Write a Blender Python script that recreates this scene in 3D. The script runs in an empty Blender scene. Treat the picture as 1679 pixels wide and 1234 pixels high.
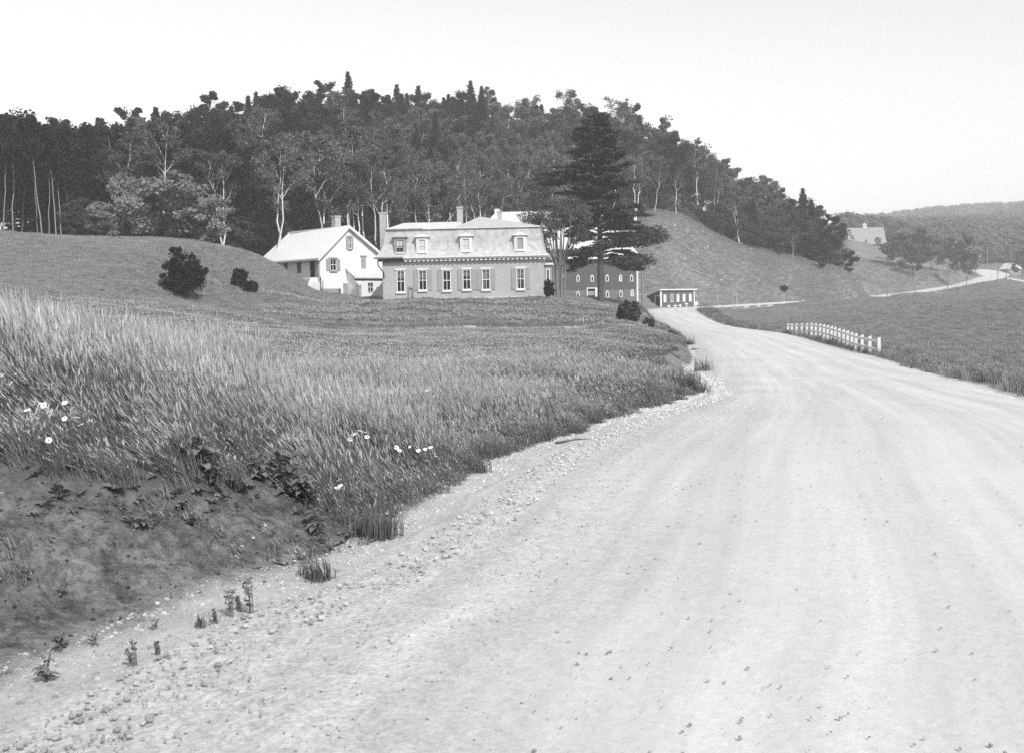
import bpy, math, random
import numpy as np
from mathutils import Vector, Matrix
R = math.radians
scene = bpy.context.scene
col = scene.collection
# ------------------------------------------------------------------ camera
FOC, PW, PH = 1720.0, 1679.0, 1234.0
PITCH, ROLL = math.atan(114.0/FOC), 0.0175
EYE = Vector((0, 0, 1.6))
fwd = Vector((0, math.cos(PITCH), -math.sin(PITCH)))
up0 = Vector((0, math.sin(PITCH), math.cos(PITCH)))
rt0 = Vector((1, 0, 0))
RT = rt0*math.cos(ROLL) - up0*math.sin(ROLL)
UP = up0*math.cos(ROLL) + rt0*math.sin(ROLL)
cam_d = bpy.data.cameras.new('camera')
cam = bpy.data.objects.new('camera', cam_d); col.objects.link(cam)
m = Matrix((RT, UP, -fwd)).transposed().to_4x4(); m.translation = EYE
cam.matrix_world = m
cam_d.sensor_width = 36.0; cam_d.lens = 36.0*FOC/PW
cam_d.clip_start = 0.1; cam_d.clip_end = 9000
cam_d.dof.use_dof = True; cam_d.dof.focus_distance = 60; cam_d.dof.aperture_fstop = 10.0
scene.camera = cam
# ------------------------------------------------------------------ world and sun
SUN_AZ, SUN_EL = R(150), R(43)          # azimuth clockwise from +Y (view direction)
SUN_STR, SKY_STR = 2.9, 0.12
HZ_D = .0005
w = bpy.data.worlds.new("World"); scene.world = w; w.use_nodes = True
nt = w.node_tree; bg = nt.nodes['Background']
sky = nt.nodes.new('ShaderNodeTexSky'); sky.sky_type = 'NISHITA'; sky.sun_disc = False
sky.sun_elevation = SUN_EL; sky.sun_rotation = SUN_AZ; sky.air_density = 1.0; sky.dust_density = 1.2; sky.ozone_density = 1.0
# the plate is blue-sensitive black-and-white film: the sky is recorded by its blue light
sep = nt.nodes.new('ShaderNodeSeparateColor'); nt.links.new(sky.outputs[0], sep.inputs[0])
mx = nt.nodes.new('ShaderNodeMath'); mx.operation = 'MULTIPLY_ADD'
nt.links.new(sep.outputs[2], mx.inputs[0]); mx.inputs[1].default_value = 1.0
g2 = nt.nodes.new('ShaderNodeMath'); g2.operation = 'MULTIPLY'; nt.links.new(sep.outputs[1], g2.inputs[0]); g2.inputs[1].default_value = 0.0
nt.links.new(g2.outputs[0], mx.inputs[2])
nt.links.new(mx.outputs[0], bg.inputs[0]); bg.inputs[1].default_value = SKY_STR
sl = bpy.data.lights.new('sun', 'SUN'); sl.energy = SUN_STR; sl.angle = R(0.6); sl.color = (1, 1, 1)
so = bpy.data.objects.new('sun', sl); col.objects.link(so)
sdir = Vector((math.sin(SUN_AZ)*math.cos(SUN_EL), math.cos(SUN_AZ)*math.cos(SUN_EL), math.sin(SUN_EL)))
so.rotation_euler = sdir.to_track_quat('Z', 'Y').to_euler(); so.location = (0, 0, 60)
scene.view_settings.view_transform = 'Standard'; scene.view_settings.look = 'None'
scene.view_settings.exposure = 0.64; scene.view_settings.gamma = 1.0
scene.render.engine = 'CYCLES'
cy = scene.cycles
cy.use_denoising = False; cy.max_bounces = 6; cy.transparent_max_bounces = 8; cy.volume_bounces = 1
cy.diffuse_bounces = 3; cy.glossy_bounces = 2; cy.transmission_bounces = 3
cy.sample_clamp_indirect = 4.0; cy.use_light_tree = False
rng = np.random.default_rng(7); random.seed(7)

# ------------------------------------------------------------------ pixel helpers (placing things at real distances)
def ray(px, py):
    d = fwd*FOC + RT*(px-PW/2) + UP*(PH/2-py)
    return d
def at(px, py, depth):
    d = ray(px, py); return EYE + d*(depth/d.y)
def hz(px): return 503-0.0175*(px-839.5)
def proj(p):
    v = Vector(p)-EYE; q = v.dot(fwd)
    return PW/2+FOC*v.dot(RT)/q, PH/2-FOC*v.dot(UP)/q
def hit(O, ang, yoff, px, py):
    """pixel -> (u, z) in the frame of a wall plane that starts at O and runs along ang, yoff behind it"""
    X = Vector((math.cos(ang), math.sin(ang), 0)); Y = Vector((-math.sin(ang), math.cos(ang), 0))
    O = Vector(O); d = ray(px, py)
    t = ((O-EYE).dot(Y)+yoff)/d.dot(Y); p = EYE+d*t-O
    return p.dot(X), p.z

# ------------------------------------------------------------------ numpy noise
def _h(ix, iy, s):
    n = (ix.astype(np.int64)*374761393 + iy.astype(np.int64)*668265263 + s*1442695041) & 0xffffffff
    n = ((n ^ (n >> 13))*1274126177) & 0xffffffff
    n = n ^ (n >> 16)
    return (n & 0xffff)/65535.0
def vnoise(x, y, s=0):
    x = np.asarray(x, float); y = np.asarray(y, float)
    ix = np.floor(x); iy = np.floor(y); fx = x-ix; fy = y-iy
    fx = fx*fx*(3-2*fx); fy = fy*fy*(3-2*fy)
    a = _h(ix, iy, s); b = _h(ix+1, iy, s); c = _h(ix, iy+1, s); d = _h(ix+1, iy+1, s)
    return (a*(1-fx)+b*fx)*(1-fy)+(c*(1-fx)+d*fx)*fy
def fbm(x, y, o=3, s=0):
    t = 0; a = 1; n = 0
    for k in range(o):
        t = t+a*vnoise(x*2**k, y*2**k, s+k*17); n += a; a *= .5
    return t/n-0.5
def sst(a, b, x):
    t = np.clip((x-a)/(b-a), 0, 1); return t*t*(3-2*t)

# ------------------------------------------------------------------ the road lines
RD = [(-14, -5.5, 3.0, 0), (-6, -4.0, 4.6, 0), (0, -3.0, 5.6, 0), (3.4, -2.45, 6.2, 0), (4.3, -2.05, 6.5, 0), (5.2, -1.6, 6.7, 0),
      (7.2, -1.0, 7.2, 0), (10, -.31, 8.0, 0), (15, 1.25, 9.6, -.15), (24, 4.1, 11.7, -.6), (32, 5.5, 14, -.9), (44, 7.3, 17.1, -1.27),
      (60, 10.3, 20.6, -1.5), (80, 13.2, 23.7, -1.52), (100, 16.1, 26.2, -1.38), (120, 17.2, 24.6, -.9), (140, 18.2, 25.6, .12), (158, 19.6, 28.5, .86)]
MAIN = [((l+r)/2, d, z, (r-l)/2*0.93) for d, l, r, z in RD]
MAIN += [(33, 169, 1.05, 4.6), (45, 176, 1.5, 3.6), (58, 186, 1.85, 2.0), (70, 204, 2.1, 1.8), (82, 232, 2.3, 2.2)]
FAR = [(1440, 486.5, 262, 3), (1500, 479, 290, 3.2), (1560, 470, 318, 3.6), (1605, 461, 342, 4.4), (1628, 453.5, 366, 5.0), (1625, 447, 392, 5.0), (1600, 442.5, 420, 4.5)]
MAIN += [(*at(a, b, c), h) for a, b, c, h in FAR]
BR = [(1618, 452, 372, 3.0), (1645, 456, 366, 2.6), (1672, 461, 352, 2.4), (1720, 468, 330, 2.4), (1800, 474, 300, 2.4)]
BRANCH = [(*at(a, b, c), h) for a, b, c, h in BR]
def smooth_path(P, step):
    P = np.array(P, float); out = []
    n = len(P)
    for i in range(n-1):
        p0 = P[max(i-1, 0)]; p1 = P[i]; p2 = P[i+1]; p3 = P[min(i+2, n-1)]
        L = np.linalg.norm(p2[:2]-p1[:2]); k = max(2, int(L/step(np.hypot(*p1[:2]))))
        for j in range(k):
            t = j/k
            q = 0.5*((2*p1)+(-p0+p2)*t+(2*p0-5*p1+4*p2-p3)*t*t+(-p0+3*p1-3*p2+p3)*t**3)
            out.append(q)
    out.append(P[-1]); return np.array(out)
main_c = smooth_path(MAIN, lambda r: max(1.2, r*.03)); branch_c = smooth_path(BRANCH, lambda r: 5)
def path_query(path, x, y):
    """distance to the centre line, height and half width at the nearest point"""
    best = np.full(x.shape, 1e9); z = np.zeros(x.shape); hw = np.ones(x.shape)
    for a, b in zip(path[:-1], path[1:]):
        dx, dy = b[0]-a[0], b[1]-a[1]; L2 = dx*dx+dy*dy+1e-9
        t = np.clip(((x-a[0])*dx+(y-a[1])*dy)/L2, 0, 1)
        d = np.hypot(x-a[0]-t*dx, y-a[1]-t*dy); k = d < best
        best = np.where(k, d, best); z = np.where(k, a[2]+t*(b[2]-a[2]), z); hw = np.where(k, a[3]+t*(b[3]-a[3]), hw)
    return best, z, hw

# ------------------------------------------------------------------ terrain: a height function through surveyed points
CP = []
def cp(px, py, d): p = at(px, py, d); CP.append((p.x, p.y, p.z))
def cw(x, y, z): CP.append((x, y, z))
for d, l, r, z in RD:
    if d >= 3: cw(l-.3, d, z+.02); cw(r+.5, d, z-.02)
for d, z in ((1.6, .05), (2.6, .1)): cw(-3.4, d, z); cw(3, d, 0)
for a in [(0, 1080, 4.3), (250, 990, 5.0), (450, 925, 6.2), (0, 735, 6.5), (150, 775, 6.6), (280, 805, 6.8), (420, 770, 7.8), (500, 845, 7.3), (620, 840, 8.2), (700, 780, 9.6)]: cp(*a)
cw(-7, 5, 1.0); cw(-6, 3, .7); cw(-10, 6, 1.3)
cw(-4.6, 9, .98); cw(-3.9, 10.5, .74); cw(-3.1, 12.3, .42); cw(-2.0, 12.6, .14); cw(-1.1, 13, .04); cw(-7.5, 11, 1.02); cw(-9, 18, .5); cw(-5, 18, .3)
cw(0, 18, 0); cw(2.6, 23, -.25); cw(-14, 30, .5); cw(-5, 30, -.15); cw(3, 31, -.35); cw(-10, 48, .25); cw(0, 50, -.15); cw(7, 46, -.75); cw(-22, 45, 1.0); cw(10, 62, -.9)
for a in [(500, 541, 70), (760, 541, 70), (950, 541, 70), (500, 520, 80), (760, 520, 80), (950, 520, 82), (640, 500, 92), (850, 498, 92), (980, 502, 96), (1035, 531, 79), (1050, 520, 96),
          (629, 491.5, 100.5), (760, 490, 98.5), (892, 487.5, 96.5), (915, 489, 112), (985, 495, 118), (970, 493, 155), (1046, 497, 155), (1040, 500, 125), (1075, 503, 168), (1140, 501, 171), (1140, 498, 178),
          (0, 502, 62), (200, 515, 60), (200, 501, 66), (0, 380, 100), (200, 392, 102), (330, 400, 104), (400, 412, 106), (440, 430, 110), (455, 446, 114), (527, 474, 107), (525, 486, 101), (570, 488.5, 107), (600, 491, 105),
          (300, 487, 84), (400, 471, 92), (480, 490, 92), (100, 440, 82), (250, 440, 86), (360, 503, 74), (-80, 375, 100), (-80, 440, 80), (-60, 505, 60)]: cp(*a)
GX = [(-100, 9.8, 118, 14, 170), (0, 9.4, 118, 14.5, 165), (200, 10, 122, 17.5, 160), (420, 8.5, 128, 28, 200), (560, 7.5, 135, 33, 220), (760, 7.0, 150, 34, 230), (960, 10, 185, 32.5, 235), (1030, 13, 190, 30, 235)]
for px, z1, d1, z2, d2 in GX:
    cw((px-839)/1720*d1, d1, z1); cw((px-839)/1720*d2, d2, z2); cw((px-839)/1720*(d2+60), d2+60, z2-3)
for px, z, d in [(1100, 26, 240), (1200, 19.5, 245), (1280, 15, 245), (1330, 12, 245), (1385, 8, 240)]:
    cw((px-839)/1720*d, d, z)
for px, z, d in [(1100, 22, 300), (1200, 17, 300), (1300, 14, 310)]: cw((px-839)/1720*d, d, z)
for a in [(1090, 350, 200), (1150, 376, 202), (1200, 403, 204), (1260, 418, 206), (1330, 431, 208), (1385, 444, 210), (1060, 400, 185), (1150, 440, 188), (1250, 460, 192), (1350, 479, 196),
          (1150, 494, 181), (1250, 491, 190), (1400, 488, 216), (1200, 508, 148), (1300, 499, 152), (1400, 493.5, 158), (1500, 498, 170), (1620, 496, 180), (1740, 494, 180), (1440, 493, 235), (1520, 489, 265), (1620, 474, 300),
          (1300, 522, 125), (1450, 530, 100), (1600, 558, 70), (1720, 562, 66), (1650, 610, 45), (1700, 648, 32), (1560, 538, 86), (1500, 478, 300), (1450, 440, 330), (1440, 402, 400),
          (1520, 430, 400), (1600, 437, 440), (1700, 436, 440), (1679, 404, 520), (1500, 395, 560), (1420, 392, 480), (1400, 385, 700), (1480, 383, 720), (1580, 378, 740), (1700, 376, 740), (1800, 440, 440), (1800, 376, 740),
          (1400, 380, 1500), (1500, 366, 1550), (1570, 358, 1600), (1700, 363, 1600), (1850, 368, 1600)]: cp(*a)
for px in (-200, 300, 800, 1200): cw((px-839)/1720*700, 700, 40); cw((px-839)/1720*1600, 1600, 60)
for px in (-200, 500, 1100, 1700): cw((px-839)/1720*3400, 3400, 60)
CP = np.array(CP)
TS = 1.8
def uv(x, y):
    r = np.hypot(x, y); th = np.arctan2(x, y); return np.clip(th, -.62, .62)*TS, np.log(np.maximum(r, 1.6)), r
_u, _v, _r = uv(CP[:, 0], CP[:, 1]); _w = CP[:, 2]/(_r+12)
def _phi(d2): return 0.5*d2*np.log(d2+1e-12)
_n = len(CP)
_K = _phi((_u[:, None]-_u)**2+(_v[:, None]-_v)**2)+np.eye(_n)*2e-4
_P = np.stack([np.ones(_n), _u, _v], 1)
_A = np.block([[_K, _P], [_P.T, np.zeros((3, 3))]])
_c = np.linalg.solve(_A, np.concatenate([_w, np.zeros(3)]))
def tps(x, y):
    x = np.asarray(x, float); y = np.asarray(y, float); sh = x.shape; x = x.ravel(); y = y.ravel(); out = np.zeros(len(x))
    for i in range(0, len(x), 60000):
        u, v, r = uv(x[i:i+60000], y[i:i+60000])
        k = _phi((u[:, None]-_u)**2+(v[:, None]-_v)**2)
        out[i:i+60000] = (k@_c[:_n]+_c[_n]+_c[_n+1]*u+_c[_n+2]*v)*(r+12)
    return out.reshape(sh)
def dirt_mask(x, y):
    # bare eroded bank between the near grass and the road
    x = np.asarray(x, float); y = np.asarray(y, float)
    gx = np.array([-9, -3.3, -2.65, -2.2, -1.9, -1.45, -1.05, -.6, 0.2, 1.6]); gy = np.array([6.9, 6.45, 6.5, 6.75, 7.8, 7.4, 7.7, 8.9, 11.2, 15])
    lim = np.interp(x, gx, gy)+fbm(x*1.3, y*1.3, 2, 5)*.5
    return 1-sst(lim-.25, lim+.25, y)
def ground(x, y, detail=True):
    x = np.asarray(x, float); y = np.asarray(y, float)
    z = tps(x, y); r = np.hypot(x, y)
    if detail:
        z = z+fbm(x*.25, y*.25, 3, 1)*np.clip(r*.006, .02, .5)
        dm = dirt_mask(x, y)*(r < 20)
        z = z-.13*dm*(1-sst(9, 14, r))*sst(-.2, -1.6, x)
        z = z+dm*(fbm(x*2.2, y*2.2, 3, 9)*.17+np.abs(fbm(x*5, y*5, 2, 13))*.16+fbm(x*14, y*14, 3, 12)*.055)
        # mown hay lying in windrows across the field before the house
        hm = sst(70, 75, y)*(1-sst(90, 96, y))*sst(-46, -30, x)*(1-sst(9, 13, x))*sst(-.26, -.2, x/np.maximum(y, 1))
        z = z+hm*np.clip(np.sin(y*.92+x*.03+fbm(x*.06, y*.06, 2, 4)*4), 0, 1)**2*.26*(.6+1.2*vnoise(x*.5, y*.9, 8))
    for path in (main_c, branch_c):
        d, rz, hw = path_query(path, x, y)
        sh = np.clip(r*.012, .5, 4)
        k = 1-sst(hw-.1, hw+sh+.6, d)
        z = z*(1-k)+(rz-.01)*k
        z = z-.09*(1-sst(hw-.75, hw-.35, d))
    return z
def gz(x, y): return float(ground(np.array([x]), np.array([y]))[0])

# ------------------------------------------------------------------ materials
def newmat(name):
    mt = bpy.data.materials.new(name); mt.use_nodes = True; return mt, mt.node_tree, mt.node_tree.nodes['Principled BSDF']
def mat(name, v, rough=.9, var=.25, scale=3.0, bump=0.0, bscale=None, stretch=(1, 1, 1), rnd=0.0, spec=.2, two=None, wave=None, trans=0.0):
    mt, nt, p = newmat(name); N = nt.nodes; L = nt.links
    tc = N.new('ShaderNodeTexCoord'); mp = N.new('ShaderNodeMapping'); mp.inputs['Scale'].default_value = stretch
    L.new(tc.outputs['Object'], mp.inputs[0])
    no = N.new('ShaderNodeTexNoise'); no.inputs['Scale'].default_value = scale; no.inputs['Detail'].default_value = 6; no.inputs['Roughness'].default_value = .65
    L.new(mp.outputs[0], no.inputs[0])
    mr = N.new('ShaderNodeMapRange'); mr.inputs[1].default_value = .28; mr.inputs[2].default_value = .72
    mr.inputs[3].default_value = v*(1-var); mr.inputs[4].default_value = v*(1+var); mr.clamp = False
    L.new(no.outputs[0], mr.inputs[0]); out = mr.outputs[0]
    if rnd:
        oi = N.new('ShaderNodeObjectInfo'); a = N.new('ShaderNodeMapRange'); a.inputs[3].default_value = 1-rnd; a.inputs[4].default_value = 1+rnd
        L.new(oi.outputs['Random'], a.inputs[0]); b = N.new('ShaderNodeMath'); b.operation = 'MULTIPLY'; L.new(out, b.inputs[0]); L.new(a.outputs[0], b.inputs[1]); out = b.outputs[0]
    if wave:
        wv = N.new('ShaderNodeTexWave'); wv.wave_type = 'BANDS'; wv.bands_direction = wave[0]; wv.wave_profile = 'SAW'; wv.inputs['Scale'].default_value = wave[1]
        L.new(tc.outputs['Object'], wv.inputs[0])
        a = N.new('ShaderNodeMapRange'); a.inputs[3].default_value = 1-wave[2]; a.inputs[4].default_value = 1; L.new(wv.outputs[1], a.inputs[0])
        b = N.new('ShaderNodeMath'); b.operation = 'MULTIPLY'; L.new(out, b.inputs[0]); L.new(a.outputs[0], b.inputs[1]); out = b.outputs[0]
    cc = N.new('ShaderNodeCombineColor'); [L.new(out, cc.inputs[i]) for i in range(3)]
    L.new(cc.outputs[0], p.inputs['Base Color']); p.inputs['Roughness'].default_value = rough; p.inputs['Specular IOR Level'].default_value = spec
    if bump:
        n2 = N.new('ShaderNodeTexNoise'); n2.inputs['Scale'].default_value = bscale or scale*3; n2.inputs['Detail'].default_value = 5; L.new(mp.outputs[0], n2.inputs[0])
        bp = N.new('ShaderNodeBump'); bp.inputs['Strength'].default_value = 1; bp.inputs['Distance'].default_value = bump
        L.new(n2.outputs[0], bp.inputs['Height']); L.new(bp.outputs[0], p.inputs['Normal'])
    if trans:
        tr = N.new('ShaderNodeBsdfTranslucent'); L.new(cc.outputs[0], tr.inputs[0]); ms = N.new('ShaderNodeMixShader'); ms.inputs[0].default_value = trans
        L.new(p.outputs[0], ms.inputs[1]); L.new(tr.outputs[0], ms.inputs[2]); L.new(ms.outputs[0], N['Material Output'].inputs[0])
    return mt
M = {}
M['white'] = mat('white_paint', .64, .7, .07, 2.0)
M['clap'] = mat('white_clapboard', .76, .7, .06, 1.2, wave=('Z', 1.6, .10))
M['whiteroof'] = mat('pale_metal_roof', .68, .55, .05, .8, stretch=(1, 1, .4))
M['barnroof'] = mat('pale_barn_roof', .52, .55, .06, .5)
M['greyroof'] = mat('grey_roof', .40, .8, .12, 1.5)
M['paleroof'] = mat('light_grey_roof', .52, .7, .1, 1.2)
M['slate'] = mat('mansard_slate', .43, .75, .3, 2.2, bump=.01, bscale=8, wave=('Z', 2.2, .10))
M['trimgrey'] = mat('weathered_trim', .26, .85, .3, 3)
M['dark'] = mat('near_black', .015, .9, .3, 5)
M['shut'] = mat('grey_shutter', .33, .8, .08, 3, wave=('Z', 8, .25))
M['curtain'] = mat('curtain', .5, .9, .1, 6, stretch=(4, 1, .3))
M['barnup'] = mat('dark_barn_boards', .105, .9, .2, 2, stretch=(5, 1, .4), wave=('X', 1.6, .14))
M['barnlow'] = mat('barn_lower_boards', .17, .9, .2, 2, stretch=(5, 1, .4), wave=('X', 1.6, .12))
M['shedw'] = mat('shed_boards', .11, .9, .2, 3, wave=('X', 2.5, .15))
M['wood'] = mat('weathered_wood', .27, .9, .3, 6, stretch=(4, 4, .5))
M['darkwood'] = mat('dark_wood', .09, .9, .3, 6)
M['concrete'] = mat('pale_steps', .55, .9, .12, 3)
M['fence'] = mat('fence_whitewash', .62, .8, .12, 5)
M['bark'] = mat('dark_bark', .075, .95, .4, 8, bump=.03, bscale=20, stretch=(3, 3, .5))
M['palebark'] = mat('pale_bark', .22, .9, .3, 5, stretch=(3, 3, .6), rnd=.3)
M['birch'] = mat('birch_bark', .62, .8, .3, 5, stretch=(1, 1, 3), rnd=.35)
M['leaf'] = mat('leaf_mid', .088, .8, .5, .9, rnd=.30, trans=.35)
M['leafgrey'] = mat('leaf_grey', .14, .8, .45, .9, rnd=.25, trans=.35)
M['leafsunlit'] = mat('leaf_sunlit', .27, .8, .4, .9, rnd=.15, trans=.35)  # the brightness of sunlit crowns is put into this leaf colour
M['leafdark'] = mat('leaf_dark', .024, .8, .5, .9, rnd=.3, trans=.2)
M['needle'] = mat('needles_dark', .026, .8, .5, 1.0, rnd=.3, trans=.1)
M['pine'] = mat('pine_needles', .078, .8, .45, .8, trans=.12)
M['hazedleaf'] = mat('leaf_far_hazed', .19, .9, .3, .3, rnd=.35, trans=.3)  # paler than real leaves: part of the distance haze is put into this colour
M['tall'] = mat('tall_grass_blades', .175, .8, .35, 1.5, rnd=.24, trans=.35)
M['seed'] = mat('grass_seed_heads', .52, .85, .3, 2, rnd=.2, trans=.3)
M['short'] = mat('meadow_grass_blades', .265, .85, .35, 1.5, rnd=.3, trans=.3)
M['midgrass'] = mat('middle_meadow_blades', .165, .85, .35, 1.5, rnd=.3, trans=.3)
M['hay'] = mat('mown_hay', .33, .9, .3, 2, rnd=.25, trans=.2)
M['weed'] = mat('weed_leaves', .18, .7, .35, 3, rnd=.25, trans=.3)
M['weedpale'] = mat('weed_leaves_pale', .2, .7, .35, 3, trans=.3)
M['stone'] = mat('pale_stone', .56, .9, .25, 12, bump=.006, bscale=40, rnd=.35)
M['rock'] = mat('grey_rock', .32, .95, .4, 3, bump=.02, bscale=9, rnd=.3)
M['clod'] = mat('dark_earth_clod', .06, 1, .4, 9, rnd=.5)
M['petal'] = mat('white_petals', .85, .7, .05, 5)
M['heart'] = mat('flower_centre', .3, .8, .1, 5)
M['stem'] = mat('flower_stem', .1, .8, .2, 5)
def brick_mat():
    mt, nt, p = newmat('brick'); N = nt.nodes; L = nt.links
    tc = N.new('ShaderNodeTexCoord'); sp = N.new('ShaderNodeSeparateXYZ'); L.new(tc.outputs['Object'], sp.inputs[0])
    ad = N.new('ShaderNodeMath'); ad.operation = 'ADD'; L.new(sp.outputs[0], ad.inputs[0]); L.new(sp.outputs[1], ad.inputs[1])
    cb = N.new('ShaderNodeCombineXYZ'); L.new(ad.outputs[0], cb.inputs[0]); L.new(sp.outputs[2], cb.inputs[1])
    b = N.new('ShaderNodeTexBrick'); b.inputs['Scale'].default_value = 1; b.inputs['Brick Width'].default_value = .22; b.inputs['Row Height'].default_value = .075; b.inputs['Mortar Size'].default_value = .008
    b.inputs['Color1'].default_value = (.30, .30, .30, 1); b.inputs['Color2'].default_value = (.37, .37, .37, 1); b.inputs['Mortar'].default_value = (.46, .46, .46, 1)
    L.new(cb.outputs[0], b.inputs[0])
    no = N.new('ShaderNodeTexNoise'); no.inputs['Scale'].default_value = .8; no.inputs['Detail'].default_value = 5; L.new(tc.outputs['Object'], no.inputs[0])
    mr = N.new('ShaderNodeMapRange'); mr.inputs[3].default_value = .82; mr.inputs[4].default_value = 1.18; L.new(no.outputs[0], mr.inputs[0])
    mx = N.new('ShaderNodeVectorMath'); mx.operation = 'SCALE'; L.new(b.outputs[0], mx.inputs[0]); L.new(mr.outputs[0], mx.inputs['Scale'])
    L.new(mx.outputs[0], p.inputs['Base Color']); p.inputs['Roughness'].default_value = .9; return mt
M['brick'] = brick_mat()
def glass_mat(name, v=.02, tr=.75):
    mt, nt, p = newmat(name); p.inputs['Base Color'].default_value = (v, v, v, 1); p.inputs['Roughness'].default_value = .08; p.inputs['Specular IOR Level'].default_value = .4
    t = nt.nodes.new('ShaderNodeBsdfTransparent'); ms = nt.nodes.new('ShaderNodeMixShader'); ms.inputs[0].default_value = tr
    nt.links.new(p.outputs[0], ms.inputs[1]); nt.links.new(t.outputs[0], ms.inputs[2]); nt.links.new(ms.outputs[0], nt.nodes['Material Output'].inputs[0]); return mt
M['glass'] = glass_mat('window_glass')
def terrain_mat():
    mt, nt, p = newmat('meadow_ground'); N = nt.nodes; L = nt.links
    tc = N.new('ShaderNodeTexCoord')
    def noise(sc, det=6, stretch=(1, 1, 1), rgh=.6):
        mp = N.new('ShaderNodeMapping'); mp.inputs['Scale'].default_value = stretch; L.new(tc.outputs['Object'], mp.inputs[0])
        n = N.new('ShaderNodeTexNoise'); n.inputs['Scale'].default_value = sc; n.inputs['Detail'].default_value = det; n.inputs['Roughness'].default_value = rgh; L.new(mp.outputs[0], n.inputs[0]); return n.outputs[0]
    def rng_(s, a, b, lo=.3, hi=.7):
        r = N.new('ShaderNodeMapRange'); r.inputs[1].default_value = lo; r.inputs[2].default_value = hi; r.inputs[3].default_value = a; r.inputs[4].default_value = b; L.new(s, r.inputs[0]); return r.outputs[0]
    def mul(a, b):
        r = N.new('ShaderNodeMath'); r.operation = 'MULTIPLY'; L.new(a, r.inputs[0]); L.new(b, r.inputs[1]); return r.outputs[0]
    def mix(f, a, b):
        r = N.new('ShaderNodeMix'); r.data_type = 'FLOAT'; L.new(f, r.inputs[0]); L.new(a, r.inputs[2]); L.new(b, r.inputs[3]); return r.outputs[0]
    def attr(n):
        a = N.new('ShaderNodeAttribute'); a.attribute_name = n; return a.outputs['Fac']
    grass = mul(rng_(noise(.12, 4), .14, .20), mul(rng_(noise(1.6, 8), .75, 1.25), rng_(noise(.5, 5, (.35, 2.2, 1)), .8, 1.2)))
    dirt = mul(mul(rng_(noise(1.1, 8, (1, 1, 1), .7), .135, .28), rng_(noise(12, 9, (1, 1, 1), .85), .35, 1.6, .36, .64)), rng_(noise(4, 5, (1, 1, 1), .7), .6, 1.15, .38, .55))
    sand = mul(rng_(noise(3, 6), .37, .48), rng_(noise(24, 6, (1, 1, 1), .8), .78, 1.15))
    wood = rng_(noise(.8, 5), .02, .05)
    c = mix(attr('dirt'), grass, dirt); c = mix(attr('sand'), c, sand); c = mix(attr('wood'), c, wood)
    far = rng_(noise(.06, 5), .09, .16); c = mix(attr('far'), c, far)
    cc = N.new('ShaderNodeCombineColor'); [L.new(c, cc.inputs[i]) for i in range(3)]
    L.new(cc.outputs[0], p.inputs['Base Color']); p.inputs['Roughness'].default_value = .95; p.inputs['Specular IOR Level'].default_value = .1
    bp = N.new('ShaderNodeBump'); bp.inputs['Distance'].default_value = .07; iv = N.new('ShaderNodeMath'); iv.operation = 'MULTIPLY_ADD'; iv.inputs[1].default_value = -.8; iv.inputs[2].default_value = 1; L.new(attr('sand'), iv.inputs[0]); L.new(mul(noise(11, 9, (1, 1, 1), .8), iv.outputs[0]), bp.inputs['Height']); L.new(bp.outputs[0], p.inputs['Normal'])
    return mt
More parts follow.
